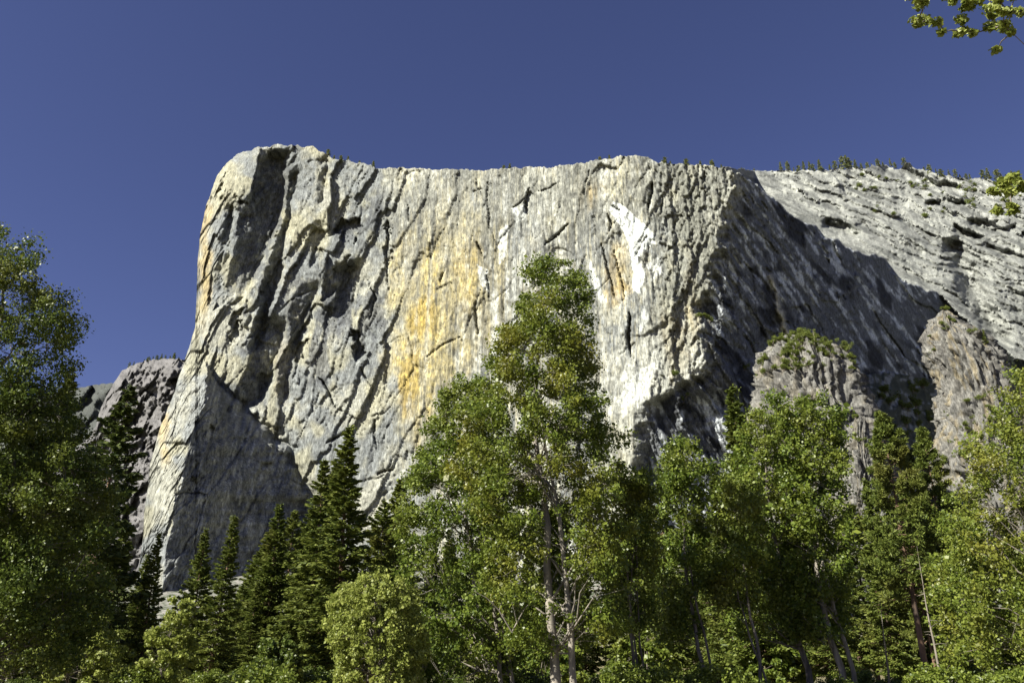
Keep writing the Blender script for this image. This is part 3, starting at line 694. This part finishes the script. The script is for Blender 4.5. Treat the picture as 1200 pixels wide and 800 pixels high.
def conifer_meshes(seed, H=10.0, R=1.6, nl=110, sprigs=46, crown_base=0.08, kind='fir', profile=None, sprig=0.30, trunk_r=None):
    """a conifer of height H: returns trunk mesh and needle mesh"""
    rng = np.random.default_rng(seed)
    paths = []; tr = trunk_r or H*0.012
    k = 10; t = np.linspace(0, 1, k)
    tp = np.stack([np.cumsum(rng.normal(size=k))*H*0.0022, np.cumsum(rng.normal(size=k))*H*0.0022, t*H*0.985-0.02*H*(t == 0)], 1)
    paths.append((tp, tr*np.clip(1.05-t, 0.04, 1)))
    Vs = []; Fs = []; off = 0
    z = crown_base*H + (H*0.985-crown_base*H)*(np.arange(nl)+rng.random(nl))/nl
    az = np.arange(nl)*2.39996 + rng.normal(size=nl)*0.5
    cs = []; ds = []; ls = []; ws = []
    for i in range(nl):
        f = (z[i]-crown_base*H)/(H*(1-crown_base))
        if profile is None:
            rr = R*min(1.0, (1.02-f)**0.85*1.05)*min(1, 0.45+f*4)
        else:
            rr = R*np.interp(f, *profile)
        rr *= 0.62+0.5*rng.random()
        if kind == 'fir': pit = 0.10*rr - (1-f)*0.42*rr + 0.12*rr*rng.normal()*0.5 + f*0.35*rr
        else: pit = (0.12+0.35*f)*rr + 0.18*rr*rng.normal() - (1-f)*0.22*rr
        d = np.array([math.cos(az[i]), math.sin(az[i]), 0])
        s0 = np.array([np.interp(z[i], tp[:, 2], tp[:, 0]), np.interp(z[i], tp[:, 2], tp[:, 1]), z[i]])
        e_ = s0 + d*rr + np.array([0, 0, pit]); mdl = s0 + d*rr*0.55 + np.array([0, 0, pit*0.55 - 0.06*rr])
        paths.append((np.array([s0, mdl, e_]), np.array([tr*0.22*(1-f*0.7), tr*0.13*(1-f*0.7), 0.003*H*0.2])))
        side = np.cross(d, [0, 0, 1.0])
        if kind == 'fir':
            m_ = max(6, int(sprigs*(0.35+0.65*rr/R)))
            u = 0.12 + 0.9*rng.random(m_)**0.75
            sd = rng.normal(size=m_)*0.28*(1.05-u)*rr + rng.normal(size=m_)*0.06*rr
            p_ = s0 + (mdl-s0)*np.clip(u*2, 0, 1)[:, None]*1.0 + (e_-mdl)*np.clip(u*2-1, 0, 1.1)[:, None] + side*sd[:, None]
            p_[:, 2] += rng.normal(size=m_)*0.035*rr - np.abs(sd)*0.25 
            dr = d[None]*0.8 + side[None]*np.sign(sd)[:, None]*0.7 + rng.normal(size=(m_, 3))*0.25 + np.array([0, 0, 0.1 - 0.35*(1-f)])
            cs.append(p_); ds.append(dr); ls.append(sprig*(0.6+0.8*rng.random(m_))); ws.append(sprig*0.42*(0.7+0.6*rng.random(m_)))
        else:                                   # tufts of long needles on the outer limb
            nt = max(4, int(sprigs/3*(0.4+0.6*rr/R)))
            for q in range(nt):
                u = 0.35 + 0.7*rng.random()
                c = s0 + (mdl-s0)*min(u*2, 1) + (e_-mdl)*max(u*2-1, 0) + side*rng.normal()*0.22*rr*(1.1-u) + np.array([0, 0, rng.normal()*0.07*rr + 0.05*rr])
                m_ = 15
                dr = rng.normal(size=(m_, 3)) + d*0.6 + np.array([0, 0, 0.35]); dr /= np.linalg.norm(dr, axis=1, keepdims=True)
                L = sprig*(0.8+0.6*rng.random(m_))
                cs.append(c + dr*(L*0.5)[:, None]); ds.append(dr); ls.append(L); ws.append(L*0.26)
    # leader
    m_ = 30; u = rng.random(m_)
    cs.append(np.stack([rng.normal(size=m_)*0.012*H*0.6, rng.normal(size=m_)*0.012*H*0.6, H*(0.94+0.06*u)], 1)); ds.append(rng.normal(size=(m_, 3))*0.5+np.array([0, 0, 1])); ls.append(np.full(m_, sprig*0.8)); ws.append(np.full(m_, sprig*0.3))
    C = np.concatenate(cs); lv, lf = leaf_cards(C, np.concatenate(ds), np.concatenate(ls), np.concatenate(ws), rng, 0.0)
    tv, tf = tubes(paths, 5)
    return np_mesh('trunk', tv, tf, True), np_mesh('needles', lv, lf)
def conifer(name, label, meshes, tip=None, H=30, proto_h=10.0, mat=None, rz=0.0, wide=1.0, group=None, loc=None, bark=None, lean=(0,0), cat='conifer'):
    if loc is None:
        a, e = ray(*tip); Y = (H-CAMZ)/float(e)
        for _ in range(6):
            g_ = float(ground_h(np.array([float(a)*Y]), np.array([Y]))[0]); Y = (H+g_-CAMZ)/float(e)
        loc = (float(a)*Y, Y, g_)
    s = H/proto_h
    r = thing(name, label, cat, loc, rz, (s*wide, s*wide, s), group)
    if lean != (0,0): r.rotation_euler = (lean[0], lean[1], rz)
    add_obj('trunk', meshes[0], bark or M_PINEBARK, r); add_obj('crown', meshes[1], mat or M_FIR, r)
    return r

FIR = [conifer_meshes(501, 10, 1.9, 200, 210, 0.06, 'fir', sprig=0.19), conifer_meshes(502, 10, 1.55, 200, 200, 0.04, 'fir', sprig=0.175),
       conifer_meshes(503, 10, 2.1, 175, 230, 0.10, 'fir', ([0,0.15,0.5,0.8,1],[0.6,1,0.8,0.42,0.05]), sprig=0.19)]
LAYER = conifer_meshes(504, 10, 1.8, 110, 170, 0.12, 'fir', ([0,0.15,0.5,0.8,1],[0.8,1,0.75,0.42,0.05]), sprig=0.22)
PINES = [conifer_meshes(511, 10, 1.45, 120, 84, 0.30, 'pine', ([0,0.2,0.5,0.8,1],[0.7,1,0.75,0.42,0.05]), sprig=0.15),
         conifer_meshes(512, 10, 1.35, 120, 84, 0.22, 'pine', ([0,0.2,0.5,0.8,1],[0.8,1,0.72,0.38,0.04]), sprig=0.14)]
TINY = [conifer_meshes(521, 10, 2.2, 40, 16, 0.05, 'fir', sprig=1.3), conifer_meshes(522, 10, 2.7, 36, 16, 0.12, 'fir', ([0,0.3,0.7,1],[0.8,1,0.8,0.2]), sprig=1.4)]

# --- left side
broadleaf('cottonwood_tree', 'tall dark leafy tree with open upswept boughs, standing before the open sky', 'tree', (12,270), 27,
          [(270,6,18),(286,-14,34),(305,-30,52),(330,-50,68),(355,-70,84),(385,-80,96),(415,-85,86),(440,-90,78),(480,-95,70),(560,-100,60),(640,-105,60),(740,-105,55)],
          M_DARKLEAF, 420, 70, 0.20, 601, 0.35, 0.65, shell=0.2, spiky=1.25)
broadleaf('oak_tree', 'olive leafy tree with dense foliage below the tall dark tree', 'tree', (40,455), 17,
          [(455,10,70),(490,-40,100),(540,-70,120),(600,-80,128),(680,-80,135),(790,-80,110)], M_DARKLEAF, 330, 90, 0.17, 602, 0.28, 0.75, shell=0.35)
conifer('fir_tree', 'dark fir between the tall leafy tree and the tall pine', FIR[0], (84,436), 34, mat=M_FIR, rz=0.4, wide=0.95)
conifer('pine_tree', 'tall layered conifer before the distant cliff, with open drooping limbs', LAYER, (153,450), 36, mat=M_FIRDARK, rz=2.4, wide=1.0)
conifer('fir_tree', 'small slim fir at the foot of the grey spire', FIR[1], (190,622), 18, mat=M_FIR, rz=0.1)
conifer('fir_tree', 'dark fir, left one of a pair before the shaded flank', FIR[0], (242,618), 24, mat=M_FIR, rz=3.1)
conifer('fir_tree', 'dark fir, right one of a pair before the shaded flank', FIR[1], (272,602), 26, mat=M_FIR, rz=4.1, wide=1.15)
conifer('fir_tree', 'short pointed fir beside the bright round bush', FIR[1], (168,668), 15, mat=M_FIR, rz=5.1, wide=1.2)
# --- middle firs
for i, (x, y, H, f, w, lb) in enumerate([
        (415,497,46,1,1.15,'tallest fir of the group before the golden foot of the wall'),
        (380,537,44,0,0.95,'fir with visible dark stem just left of the tallest fir'),
        (393,545,47,1,0.95,'narrow fir squeezed between the tallest fir and its neighbour'),
        (329,588,36,0,1.0,'rounded fir before the corner of the shaded flank'),
        (346,596,40,2,0.95,'bushy fir right of the rounded fir'),
        (452,585,36,2,1.0,'grey-green fir beside the big central tree'),
        (308,640,27,2,1.1,'low broad fir under the rounded fir'),
        (362,640,26,0,1.25,'broad low fir in front of the fir group'),
        (300,680,18,1,1.2,'small dark fir in the shade below the pair'),
        (470,560,44,0,1.0,'fir half hidden behind the big central tree')]):
    conifer('fir_tree', lb, FIR[f], (x, y), H, mat=M_FIR if i not in (3, 5) else M_PINE, rz=i*1.3, wide=w*1.15)
# --- big central cottonwoods
broadleaf('cottonwood_tree', 'big central cottonwood rising highest before the cliff, with pale trunk', 'tree', (632,300), 31,
          [(306,626,638),(316,618,676),(332,608,686),(352,596,694),(375,582,706),(400,572,712),(430,562,716),(460,552,726),(500,534,736),(530,524,744),(560,530,750),(620,545,755),(690,560,750),(760,580,735)],
          M_COTTON, 700, 80, 0.17, 611, 0.33, 0.72, base_px=662, stems=2, shell=0.25, bark=M_PALEBARK, clear=0.42, spiky=0.6,
          extra=[(630,304,8),(664,310,8),(672,322,9),(622,322,8),(650,326,9)])
broadleaf('cottonwood_tree', 'leafy cottonwood leaning out beside the central cottonwood, above the round willow', 'tree', (548,442), 23,
          [(442,535,560),(462,512,580),(485,490,592),(530,474,600),(580,466,606),(650,464,610),(720,470,612),(800,470,620)],
          M_COTTON2, 470, 86, 0.16, 612, 0.25, 0.7, base_px=590, stems=3, shell=0.3, bark=M_PALEBARK, clear=0.5, spiky=0.5,
          bare=[([(600,740,7),(585,715,7.4),(592,690,7.6)],0.06), ([(585,715,7.4),(570,700,7.8),(555,692,8)],0.04), ([(600,740,7),(615,712,7.5),(630,698,7.8)],0.05), ([(606,730,7.2),(600,705,7.7),(606,690,8)],0.035)])
broadleaf('cottonwood_tree', 'yellowish cottonwood under the central cottonwood, with several thin stems', 'tree', (735,545), 17,
          [(545,720,750),(570,706,775),(620,698,782),(690,698,782),(740,705,775)], M_OLIVE, 140, 140, 0.15, 613, 0.13, 0.75, stems=3, shell=0.3, clear=0.6, spiky=0.5)
broadleaf('willow_tree', 'pale rounded willow dome in front of the firs', 'tree', (440,674), 7.2,
          [(674,420,462),(682,404,482),(695,392,496),(715,385,506),(740,382,512),(770,384,512),(800,390,506)], M_WILLOW, 620, 90, 0.06, 614, 0.10, 0.34, shell=0.62, droop=0.4, stems=2, leaf_px=2.6, spiky=0.6)
# --- right of centre
broadleaf('cottonwood_tree', 'slender upright cottonwood with twin tops before the dark toe of the cliff', 'tree', (806,512), 21,
          [(512,798,814),(530,784,824),(560,774,830),(620,770,834),(690,772,832),(750,780,828)], M_COTTON2, 130, 130, 0.16, 621, 0.17, 0.75, stems=2, shell=0.25, clear=0.6, spiky=0.9)
conifer('fir_tree', 'pointed fir peeping out beside the broad leafy tree', FIR[1], (862,450), 34, mat=M_PINE, rz=0.7, wide=1.05)
broadleaf('cottonwood_tree', 'cottonwood of glossy leaves between the pointed fir and the shrub-topped knob', 'tree', (906,474), 26,
          [(470,892,918),(488,872,936),(530,852,950),(580,842,958),(640,840,960),(720,848,952),(750,858,944)],
          M_COTTON2, 420, 84, 0.18, 622, 0.26, 0.75, shell=0.3, stems=1, clear=0.6, spiky=0.7)
broadleaf('cottonwood_tree', 'cottonwood with a pale lower trunk directly below the shrub-topped knob', 'tree', (962,480), 25,
          [(470,938,968),(490,920,992),(535,908,1000),(590,902,1006),(640,904,1008),(720,912,1004),(750,922,998)],
          M_COTTON2, 420, 84, 0.18, 624, 0.28, 0.75, shell=0.3, stems=2, base_px=992, bark=M_PALEBARK, clear=0.6, spiky=0.7)
conifer('fir_tree', 'slim fir standing between the slender cottonwood and the pointed fir', FIR[1], (838,540), 32, mat=M_PINE, rz=1.1, wide=1.0)
conifer('fir_tree', 'slim fir rising just before the small rock spire', FIR[1], (1010,560), 30, mat=M_PINE, rz=2.6, wide=1.0)
conifer('fir_tree', 'slim fir between the central cottonwood and the slender cottonwood', FIR[1], (768,545), 34, mat=M_PINE, rz=3.6, wide=0.95)
conifer('fir_tree', 'young fir in the gap right of the tall browning pine', FIR[0], (1102,570), 26, mat=M_PINE, rz=4.6, wide=0.9)
broadleaf('cottonwood_tree', 'leafy cottonwood filling the gap under the pointed fir', 'tree', (868,560), 17,
          [(560,850,885),(600,832,895),(660,826,898),(710,832,892)], M_OLIVE, 110, 140, 0.15, 623, 0.14, 0.8, shell=0.3, stems=2, spiky=0.6)
conifer('pine_tree', 'tall pine with long bare trunk beside the small rock spire', PINES[0], (1031,482), 36, mat=M_PINE, rz=0.3, wide=1.0)
conifer('pine_tree', 'tall pine with browning needles below the dark brushy slope', PINES[1], (1077,500), 36, mat=M_PINE, rz=1.9, wide=1.0)
conifer('pine_tree', 'slim shorter pine between the two tall bare-trunked pines', PINES[1], (1054,560), 28, mat=M_PINE, rz=2.9, wide=0.9)
broadleaf('cottonwood_tree', 'yellow-green cottonwood below the pillar-shaped outcrop', 'tree', (1195,440), 24,
          [(440,1180,1215),(470,1162,1250),(520,1140,1280),(560,1128,1290),(620,1112,1290),(700,1105,1290),(780,1115,1280)],
          M_OLIVE, 480, 84, 0.17, 631, 0.3, 0.8, shell=0.3, stems=2, spiky=0.7)
broadleaf('cottonwood_tree', 'small leafy tree in front of the yellow-green cottonwood', 'tree', (1128,600), 15,
          [(600,1118,1138),(630,1104,1152),(670,1096,1158),(730,1094,1158),(790,1100,1150)], M_OLIVE, 120, 140, 0.14, 632, 0.12, 0.7, shell=0.3, stems=2, spiky=0.6)
# --- overhanging tree just outside the frame, its bough reaching in
broadleaf('cottonwood_tree', 'overhanging bough of pale yellow-green leaves against the deep blue sky', 'tree', (1420,-160), 22,
          [(-160,1380,1460),(-60,1290,1560),(10,1270,1600),(100,1262,1600),(250,1262,1560),(420,1275,1540)],
          M_WILLOW, 160, 90, 0.085, 641, 0.3, 0.8, shell=0.4, leaf_px=6.0,
          extra=[(1068,17,9),(1076,26,11),(1084,6,11),(1090,18,12),(1100,27,10),(1102,8,11),(1112,15,11),(1128,26,11),(1134,12,11),(1130,36,9),(1118,4,9),(1150,4,10),(1158,18,12),(1150,30,8),
                 (1166,30,10),(1175,38,12),(1180,48,8),(1186,18,11),(1197,16,10),(1140,2,9),(1170,6,9),(1188,2,9),(1178,210,8),(1192,205,10),(1168,222,8),(1185,226,12),(1198,222,10),(1178,238,8),(1195,240,9)])

# --- low bushes
for i, (x, y, H, ol, mt, lb) in enumerate([
        (95,716,6.5,[(716,78,112),(730,58,128),(755,44,140),(800,40,142)],M_WILLOW,'bright rounded bush glowing at the shady edge of the wood'),
        (212,704,7.5,[(704,200,224),(722,190,226),(745,168,228),(775,140,226),(800,120,222)],M_WILLOW,'pale spreading bush leaning up the slope of the dark firs'),
        (330,745,5.0,[(745,318,342),(760,300,358),(800,290,368)],M_DARKLEAF,'low dark bush between the firs and the willow dome'),
        (640,742,5.5,[(742,620,660),(765,600,690),(800,590,700)],M_COTTON2,'low leafy bush at the foot of the pale central trunk'),
        (760,735,6,[(735,740,780),(760,715,800),(800,705,810)],M_OLIVE,'yellowish bush under the slender twin-topped cottonwood'),
        (910,745,5.5,[(745,890,930),(765,870,950),(800,860,960)],M_COTTON2,'leafy bush under the broad glossy cottonwood'),
        (1150,730,6,[(730,1130,1170),(755,1105,1195),(800,1095,1215)],M_OLIVE,'tangled olive bush under the yellow-green cottonwood'),
        (20,735,6,[(735,0,40),(760,-30,60),(800,-40,70)],M_DARKLEAF,'dark bush in the shade beside the bright rounded bush')]):
    broadleaf('bush', lb, 'bush', (x, y), H, ol, mt, 90, 150, 0.11, 660+i, 0.07, 0.5, shell=0.45, stems=3)

def brush_meshes(seed):
    rng = np.random.default_rng(seed); nb = 46
    c = rng.normal(size=(nb, 3)); c /= np.linalg.norm(c, axis=1, keepdims=True); c *= (rng.random(nb)**0.4)[:, None]*np.array([1.0, 1.0, 0.6]); c[:, 2] = np.abs(c[:, 2])*1.3 + 0.25
    paths = [(np.array([[0, 0, -0.1], cc*0.45 + rng.normal(size=3)*0.05, cc]), np.array([0.03, 0.02, 0.005])) for cc in c]
    idx = np.repeat(np.arange(nb), 110); g = rng.normal(size=(len(idx), 3)); g /= np.linalg.norm(g, axis=1, keepdims=True)
    pos = c[idx] + g*0.26*(rng.random(len(idx))**0.5)[:, None]
    L = 0.085*(0.6+0.8*rng.random(len(idx))); lv, lf = leaf_cards(pos, rng.normal(size=(len(idx), 3)) + np.array([0, 0, -0.4]), L, L*0.7, rng)
    tv, tf = tubes(paths, 4)
    return np_mesh('stems', tv, tf, True), np_mesh('foliage', lv, lf)
BRUSH = [brush_meshes(671), brush_meshes(672)]
rng = random.Random(3)
for i in range(30):
    x = -20 + i*43 + rng.uniform(-14, 14); Yb = rng.uniform(46, 95); a_, _ = ray(x, 795)
    sc = rng.uniform(1.3, 2.3)
    if 375 < x < 520: continue
    r = thing('bush', 'low brush on the meadow edge under the taller trees', 'bush', (float(a_)*Yb, Yb, 0), i*1.1, (sc*1.2, sc*1.2, sc), 'low brush under the trees')
    for nm, mm, mk in (('stems', BRUSH[i % 2][0], M_BARK), ('foliage', BRUSH[i % 2][1], (M_OLIVE, M_DARKLEAF)[i % 2])): add_obj(nm, mm, mk, r)

# --- wood behind, seen between the nearer trees
rng = random.Random(5)
for i in range(44):
    x = -30 + i*29.5 + rng.uniform(-9, 9)
    yt = np.interp(x, [0,100,200,300,420,520,700,830,1000,1100,1200], [560,560,690,690,665,600,600,600,590,620,600]) + rng.uniform(-14, 30)
    H = rng.uniform(26, 40)
    conifer('fir_tree', 'one of the dim conifers standing in the wood behind the nearer trees', FIR[i % 3], (x, yt), H, mat=M_FIR, rz=i*0.7, wide=rng.uniform(0.95, 1.3), group='conifers deep in the wood')

# ------------------------------------------------------------------ rock outcrops on the brushy slope
def outcrop(name, label, rows, Y, seed, depth=0.8, golden=0.2, top_round=0.25):
    """rows: (py, left px, right px) from top to foot; a free-standing mass, round in plan"""
    py = np.array([r[0] for r in rows], float); xl = np.array([r[1] for r in rows], float); xr = np.array([r[2] for r in rows], float)
    nr, nth = 150, 170
    t = np.linspace(0, 1, nr); yy = py[0] + (py[-1]-py[0])*t
    l_ = np.interp(yy, py, xl); r_ = np.interp(yy, py, xr)
    a_l, _ = ray(l_, yy); a_r, _ = ray(r_, yy); _, e_ = ray((l_+r_)/2, yy)
    Xc = (a_l+a_r)/2*Y; R = (a_r-a_l)/2*Y; Z = CAMZ + e_*Y
    th = np.linspace(0, 2*np.pi, nth, endpoint=False)
    TH, ZZ = np.meshgrid(th, Z); RR = R[:, None]; 
    arc = TH*R.max()
    w = fbm(arc/40, ZZ/40, 2, seed)*7
    h1, _ = facets((arc+w+ZZ*0.25)/20, (ZZ+w)/52, seed+1, 0.9); h2, _ = facets((arc+w+ZZ*0.2)/8, (ZZ+w)/18, seed+2, 0.9)
    ribs = 1-np.abs(fbm((arc+w)/9, ZZ/45, 4, seed+3))
    h3, _ = facets((arc+ZZ*0.2)/3.6, ZZ/8, seed+9, 0.9)
    disp = (h1-0.5)*13 + (h2-0.5)*4 + (h3-0.5)*2 - (flakes((-arc+w+ZZ*0.2)/11, (ZZ+w)/55, seed+11, 0.8, 0.8)-0.2)*8 - (flakes((-arc+ZZ*0.2)/4.5, ZZ/22, seed+12, 0.8, 0.6)-0.2)*3.5 + fbm(arc/4, ZZ/6, 3, seed+4)*0.6 + (ribs-0.6)*3
    fade = np.clip(RR/20, 0.1, 1)
    Rf = np.maximum(RR + disp*fade, 0.2)
    # squarish plan
    cs, sn = np.cos(TH), np.sin(TH); q = (np.abs(cs)**2.3 + np.abs(sn)**2.3)**(-1/2.3)
    X = Xc[:, None] + Rf*cs*q; Yw = Y + Rf*sn*q*depth
    V_ = np.stack([X, Yw, ZZ + fbm(X/6, Yw/6, 3, seed+5)*1.5*fade], -1)
    C = np.ones(V_.shape)*np.array([0.31,0.305,0.275])
    n1 = fbm(arc/14, ZZ/40, 4, seed+6); n2 = fbm(arc/5, ZZ/9, 4, seed+7)
    C = C*(1-(sstep(0.0,0.5,n1)*0.7)[..., None]) + np.array([0.20,0.19,0.17])*(sstep(0.0,0.5,n1)*0.7)[..., None]
    g = sstep(0.15, 0.5, fbm(arc/12, ZZ/50, 3, seed+8))*golden
    C = C*(1-g[..., None]) + np.array([0.48,0.38,0.18])*g[..., None]
    C *= 0.44*(1+0.25*np.clip(n2, -1, 1))[..., None]
    i = np.arange(nr*nth).reshape(nr, nth); j = np.roll(i, -1, 1)
    F = np.stack([i[:-1], i[1:], j[1:], j[:-1]], -1).reshape(-1, 4)
    top = np.stack([np.full(nth, nr*nth), i[0], j[0]], -1)
    base = V_.reshape(-1, 3); apex = V_[0].mean(0)
    origin = np.array([Xc[-1], Y, Z[-1]])
    me = np_mesh(name, np.vstack([base, apex[None]]) - origin, [F, top], False)
    set_colour(me, np.vstack([C.reshape(-1, 3), C[0].mean(0)[None]]))
    o = add_obj(name, me, M_OUT); o.location = origin
    o['label'] = label; o['category'] = 'rock'
    return V_
knob = outcrop('rock_outcrop', 'broad grey granite knob with green shrubs over its top', [(394,928,942),(402,914,958),(412,904,974),(425,896,988),(440,890,998),(460,887,1006),(480,888,1014),(500,890,1022),(540,888,1036),(640,872,1064),(700,862,1078)], 1010, 701, 0.75)
pillar = outcrop('rock_outcrop', 'golden streaked granite pillar with two firs on its shoulder', [(364,1104,1109),(372,1099,1116),(382,1093,1128),(392,1088,1146),(404,1086,1160),(420,1090,1172),(440,1098,1182),(462,1104,1190),(500,1106,1204),(560,1098,1222),(640,1080,1244),(700,1070,1256)], 1150, 702, 0.6, golden=0.45)
spire = outcrop('rock_outcrop', 'small grey rock spire rising behind the bare-stemmed pine', [(488,1004,1012),(494,1000,1018),(510,996,1020),(540,996,1024),(600,988,1036),(660,980,1046),(710,974,1052)], 940, 703, 0.8)

# --- shrubs: a rounded tuft of small leaves on short stems
def shrub_meshes(seed):
    rng = np.random.default_rng(seed)
    nb = 9; c = rng.normal(size=(nb, 3))*np.array([0.34,0.34,0.28]); c[:, 2] = np.abs(c[:, 2]) + 0.35
    paths = [(np.array([[0, 0, -0.15], cc*0.5, cc]), np.array([0.05, 0.035, 0.01])) for cc in c]
    idx = np.repeat(np.arange(nb), 90); g = rng.normal(size=(len(idx), 3)); g /= np.linalg.norm(g, axis=1, keepdims=True)
    pos = c[idx] + g*0.36*(rng.random(len(idx))**0.4)[:, None]*np.array([1, 1, 0.8])
    L = 0.115*(0.6+0.8*rng.random(len(idx)))
    lv, lf = leaf_cards(pos, rng.normal(size=(len(idx), 3)), L, L*0.8, rng)
    tv, tf = tubes(paths, 4)
    return np_mesh('stems', tv, tf, True), np_mesh('foliage', lv, lf)
SHR = [shrub_meshes(801), shrub_meshes(802), shrub_meshes(803)]
def shrub(loc, s, label, group, i, mat=None):
    s *= 1.5
    r = thing('shrub', label, 'shrub', tuple(loc), i*1.7, (s, s, s*(0.8+0.5*((i*37) % 10)/10)), group)
    add_obj('stems', SHR[i % 3][0], M_BARK, r); add_obj('foliage', SHR[i % 3][1], M_SHRUB, r)
rng = random.Random(9)
def on_rock(Vr, n, rows, label, group, smin, smax):
    for i in range(n):
        r = rng.randrange(*rows); c = rng.randrange(87, 168) if rng.random() < 0.85 else rng.randrange(170)
        shrub(Vr[r, c], rng.uniform(smin, smax), label, group, i)
on_rock(knob, 150, (0, 27), 'green shrub growing on top of the broad grey rock knob', 'shrubs on the rock knob', 3.5, 7)
on_rock(pillar, 44, (50, 84), 'shrub crowding the foot of the golden streaked pillar', 'shrubs at the pillar foot', 4, 7)
on_rock(pillar, 12, (0, 26), 'small shrub on the crown of the golden pillar', 'shrubs on the pillar', 3, 6)
on_rock(spire, 6, (0, 40), 'little shrub clinging to the small rock spire', 'shrubs on the small spire', 3, 5)
for i in range(110):
    x = rng.uniform(1005, 1200); y = rng.uniform(445, 580)
    if y < np.interp(x, [1005,1040,1200], [470,448,455]): continue
    shrub(cliff_lookup(x, y) - np.array([0, 0, 1.0]), rng.uniform(7, 13), 'shrub on the brushy slope between the knob and the pillar', 'shrubs on the brushy slope', i)
for i in range(46):
    x = rng.uniform(1000, 1205); y = np.interp(x, [1000,1200], [204,222]) + abs(rng.gauss(0, 16))
    shrub(cliff_lookup(x, y) - np.array([0, 0, 1.0]), rng.uniform(6, 12), 'scrubby shrub on the pale ledges under the skyline', 'shrubs on the pale ledges', i)
for i, (x, y) in enumerate([(826,372),(830,377),(818,372),(872,432),(880,404),(1172,226),(800,470),(790,440)]):
    shrub(cliff_lookup(x, y) - np.array([0, 0, 0.5]), rng.uniform(5, 8), 'lone shrub clinging to the prow of the cliff', 'shrubs on the prow', i)

# --- conifers on the skyline
rng = random.Random(21)
xs_ = [914,922,930,938,949,955,961,966,972,978,984,989,993,998,1003,1008,1013,1018,1023,1028,1034,1058,1084,1092,1098,1104,1112,1119,1127,1133,1140,1157,1159,1168,1172,1181,1186,1194,1042,1048,942,1150]
for i, x in enumerate(xs_):
    p_ = rim_at(x) + np.array([0, rng.uniform(-12, 12), -3])
    conifer('skyline_conifer', 'small conifer standing on the skyline above the pale slab', TINY[i % 2], None, rng.choice((14, 18, 24, 30, 40)) + (20 if 945 < x < 1035 else 4)*rng.random(), loc=tuple(p_), mat=M_RIM, rz=i, wide=rng.uniform(0.8, 1.3), group='conifers along the slab skyline')
for i, x in enumerate([384,390,399,407,420,437,590,597,703,714,780,787,806,822,836,846,870,884]):
    p_ = rim_at(x) + np.array([0, 4, -1.5])
    conifer('rim_conifer', 'tiny stunted conifer on the rim of the great wall', TINY[(i+1) % 2], None, rng.uniform(8, 16), loc=tuple(p_), mat=M_RIM, rz=i, wide=1.3, group='stunted conifers on the wall rim')
for i in range(30):
    j = int(np.interp(rng.uniform(150, 225), far_xs, np.arange(len(far_xs))))
    conifer('distant_conifer', 'tiny conifer on the brow of the distant cliff', TINY[i % 2], None, rng.uniform(14, 26), loc=tuple(far_rim[j] + np.array([0, rng.uniform(0, 40), -2])), mat=M_FIR, rz=i, group='conifers on the distant cliff')
def on_pixel(Vr, x, y):
    """front-most point of a rock near a photo pixel"""
    q = Vr.reshape(-1, 3); dz = q[:, 1]*CT + (q[:, 2]-CAMZ)*ST
    px = 600 + FPX*q[:, 0]/dz; py = 400 - FPX*(-q[:, 1]*ST + (q[:, 2]-CAMZ)*CT)/dz
    c = np.hypot(px-x, py-y) + 0.02*(q[:, 1]-q[:, 1].min())
    return q[np.argmin(c)]
for i, (x, y, s) in enumerate([(1131,390,22),(1155,402,24)]):
    conifer('fir_tree', ['shorter fir on the shoulder of the golden pillar', 'taller fir on the shoulder of the golden pillar'][i], TINY[0], None, s, loc=tuple(on_pixel(pillar, x, y) - np.array([0, 0, 1.0])), mat=M_PINE, rz=i, cat='conifer', wide=0.8)

# --- dead standing trees
def snag(label, base, H, r, seed, lean=(0.0, 0.0)):
    rng_ = np.random.default_rng(seed)
    k = 9; t = np.linspace(0, 1, k)
    pts = np.stack([lean[0]*H*t + np.cumsum(rng_.normal(size=k))*0.006*H, np.cumsum(rng_.normal(size=k))*0.006*H, t*H - 0.01*H], 1)
    paths = [(pts, r*np.clip(1.05-t, 0.08, 1))]
    for i in range(16):
        z0 = rng_.uniform(0.3, 0.95); s0 = np.array([np.interp(z0, t, pts[:, q]) for q in range(3)])
        ph = rng_.random()*2*np.pi; L = H*0.10*(1.15-z0)*rng_.uniform(0.5, 1.5)
        e_ = s0 + np.array([math.cos(ph)*L, math.sin(ph)*L, L*rng_.uniform(-0.3, 0.4)])
        paths.append((np.array([s0, (s0+e_)/2 + [0, 0, 0.05*L], e_]), np.array([r*0.25, r*0.16, r*0.05])))
    v, f = tubes(paths, 6)
    o = add_obj('dead_tree', np_mesh('dead_tree', v, f, True), M_SNAG); o.location = tuple(base)
    o['label'] = label; o['category'] = 'dead tree'
snag('bare dead tree on the dark brushy slope', cliff_lookup(1120, 556) - np.array([0, 0, 1]), 30, 0.9, 1)
snag('dead tree standing on top of the shrub-covered knob', on_pixel(knob, 956, 404) - np.array([0, 0, 1.0]), 24, 0.8, 2)
for i, (x, Y, H, ln, lb) in enumerate([(1106,70,12,-0.02,'thin dead stem standing right of the bare-trunked pines'), (1040,74,8,0.06,'short broken dead stem among the bare-trunked pines')]):
    a_, _ = ray(x, 800); snag(lb, (float(a_)*Y, Y, 0), H, 0.12, 10+i, (ln, 0))
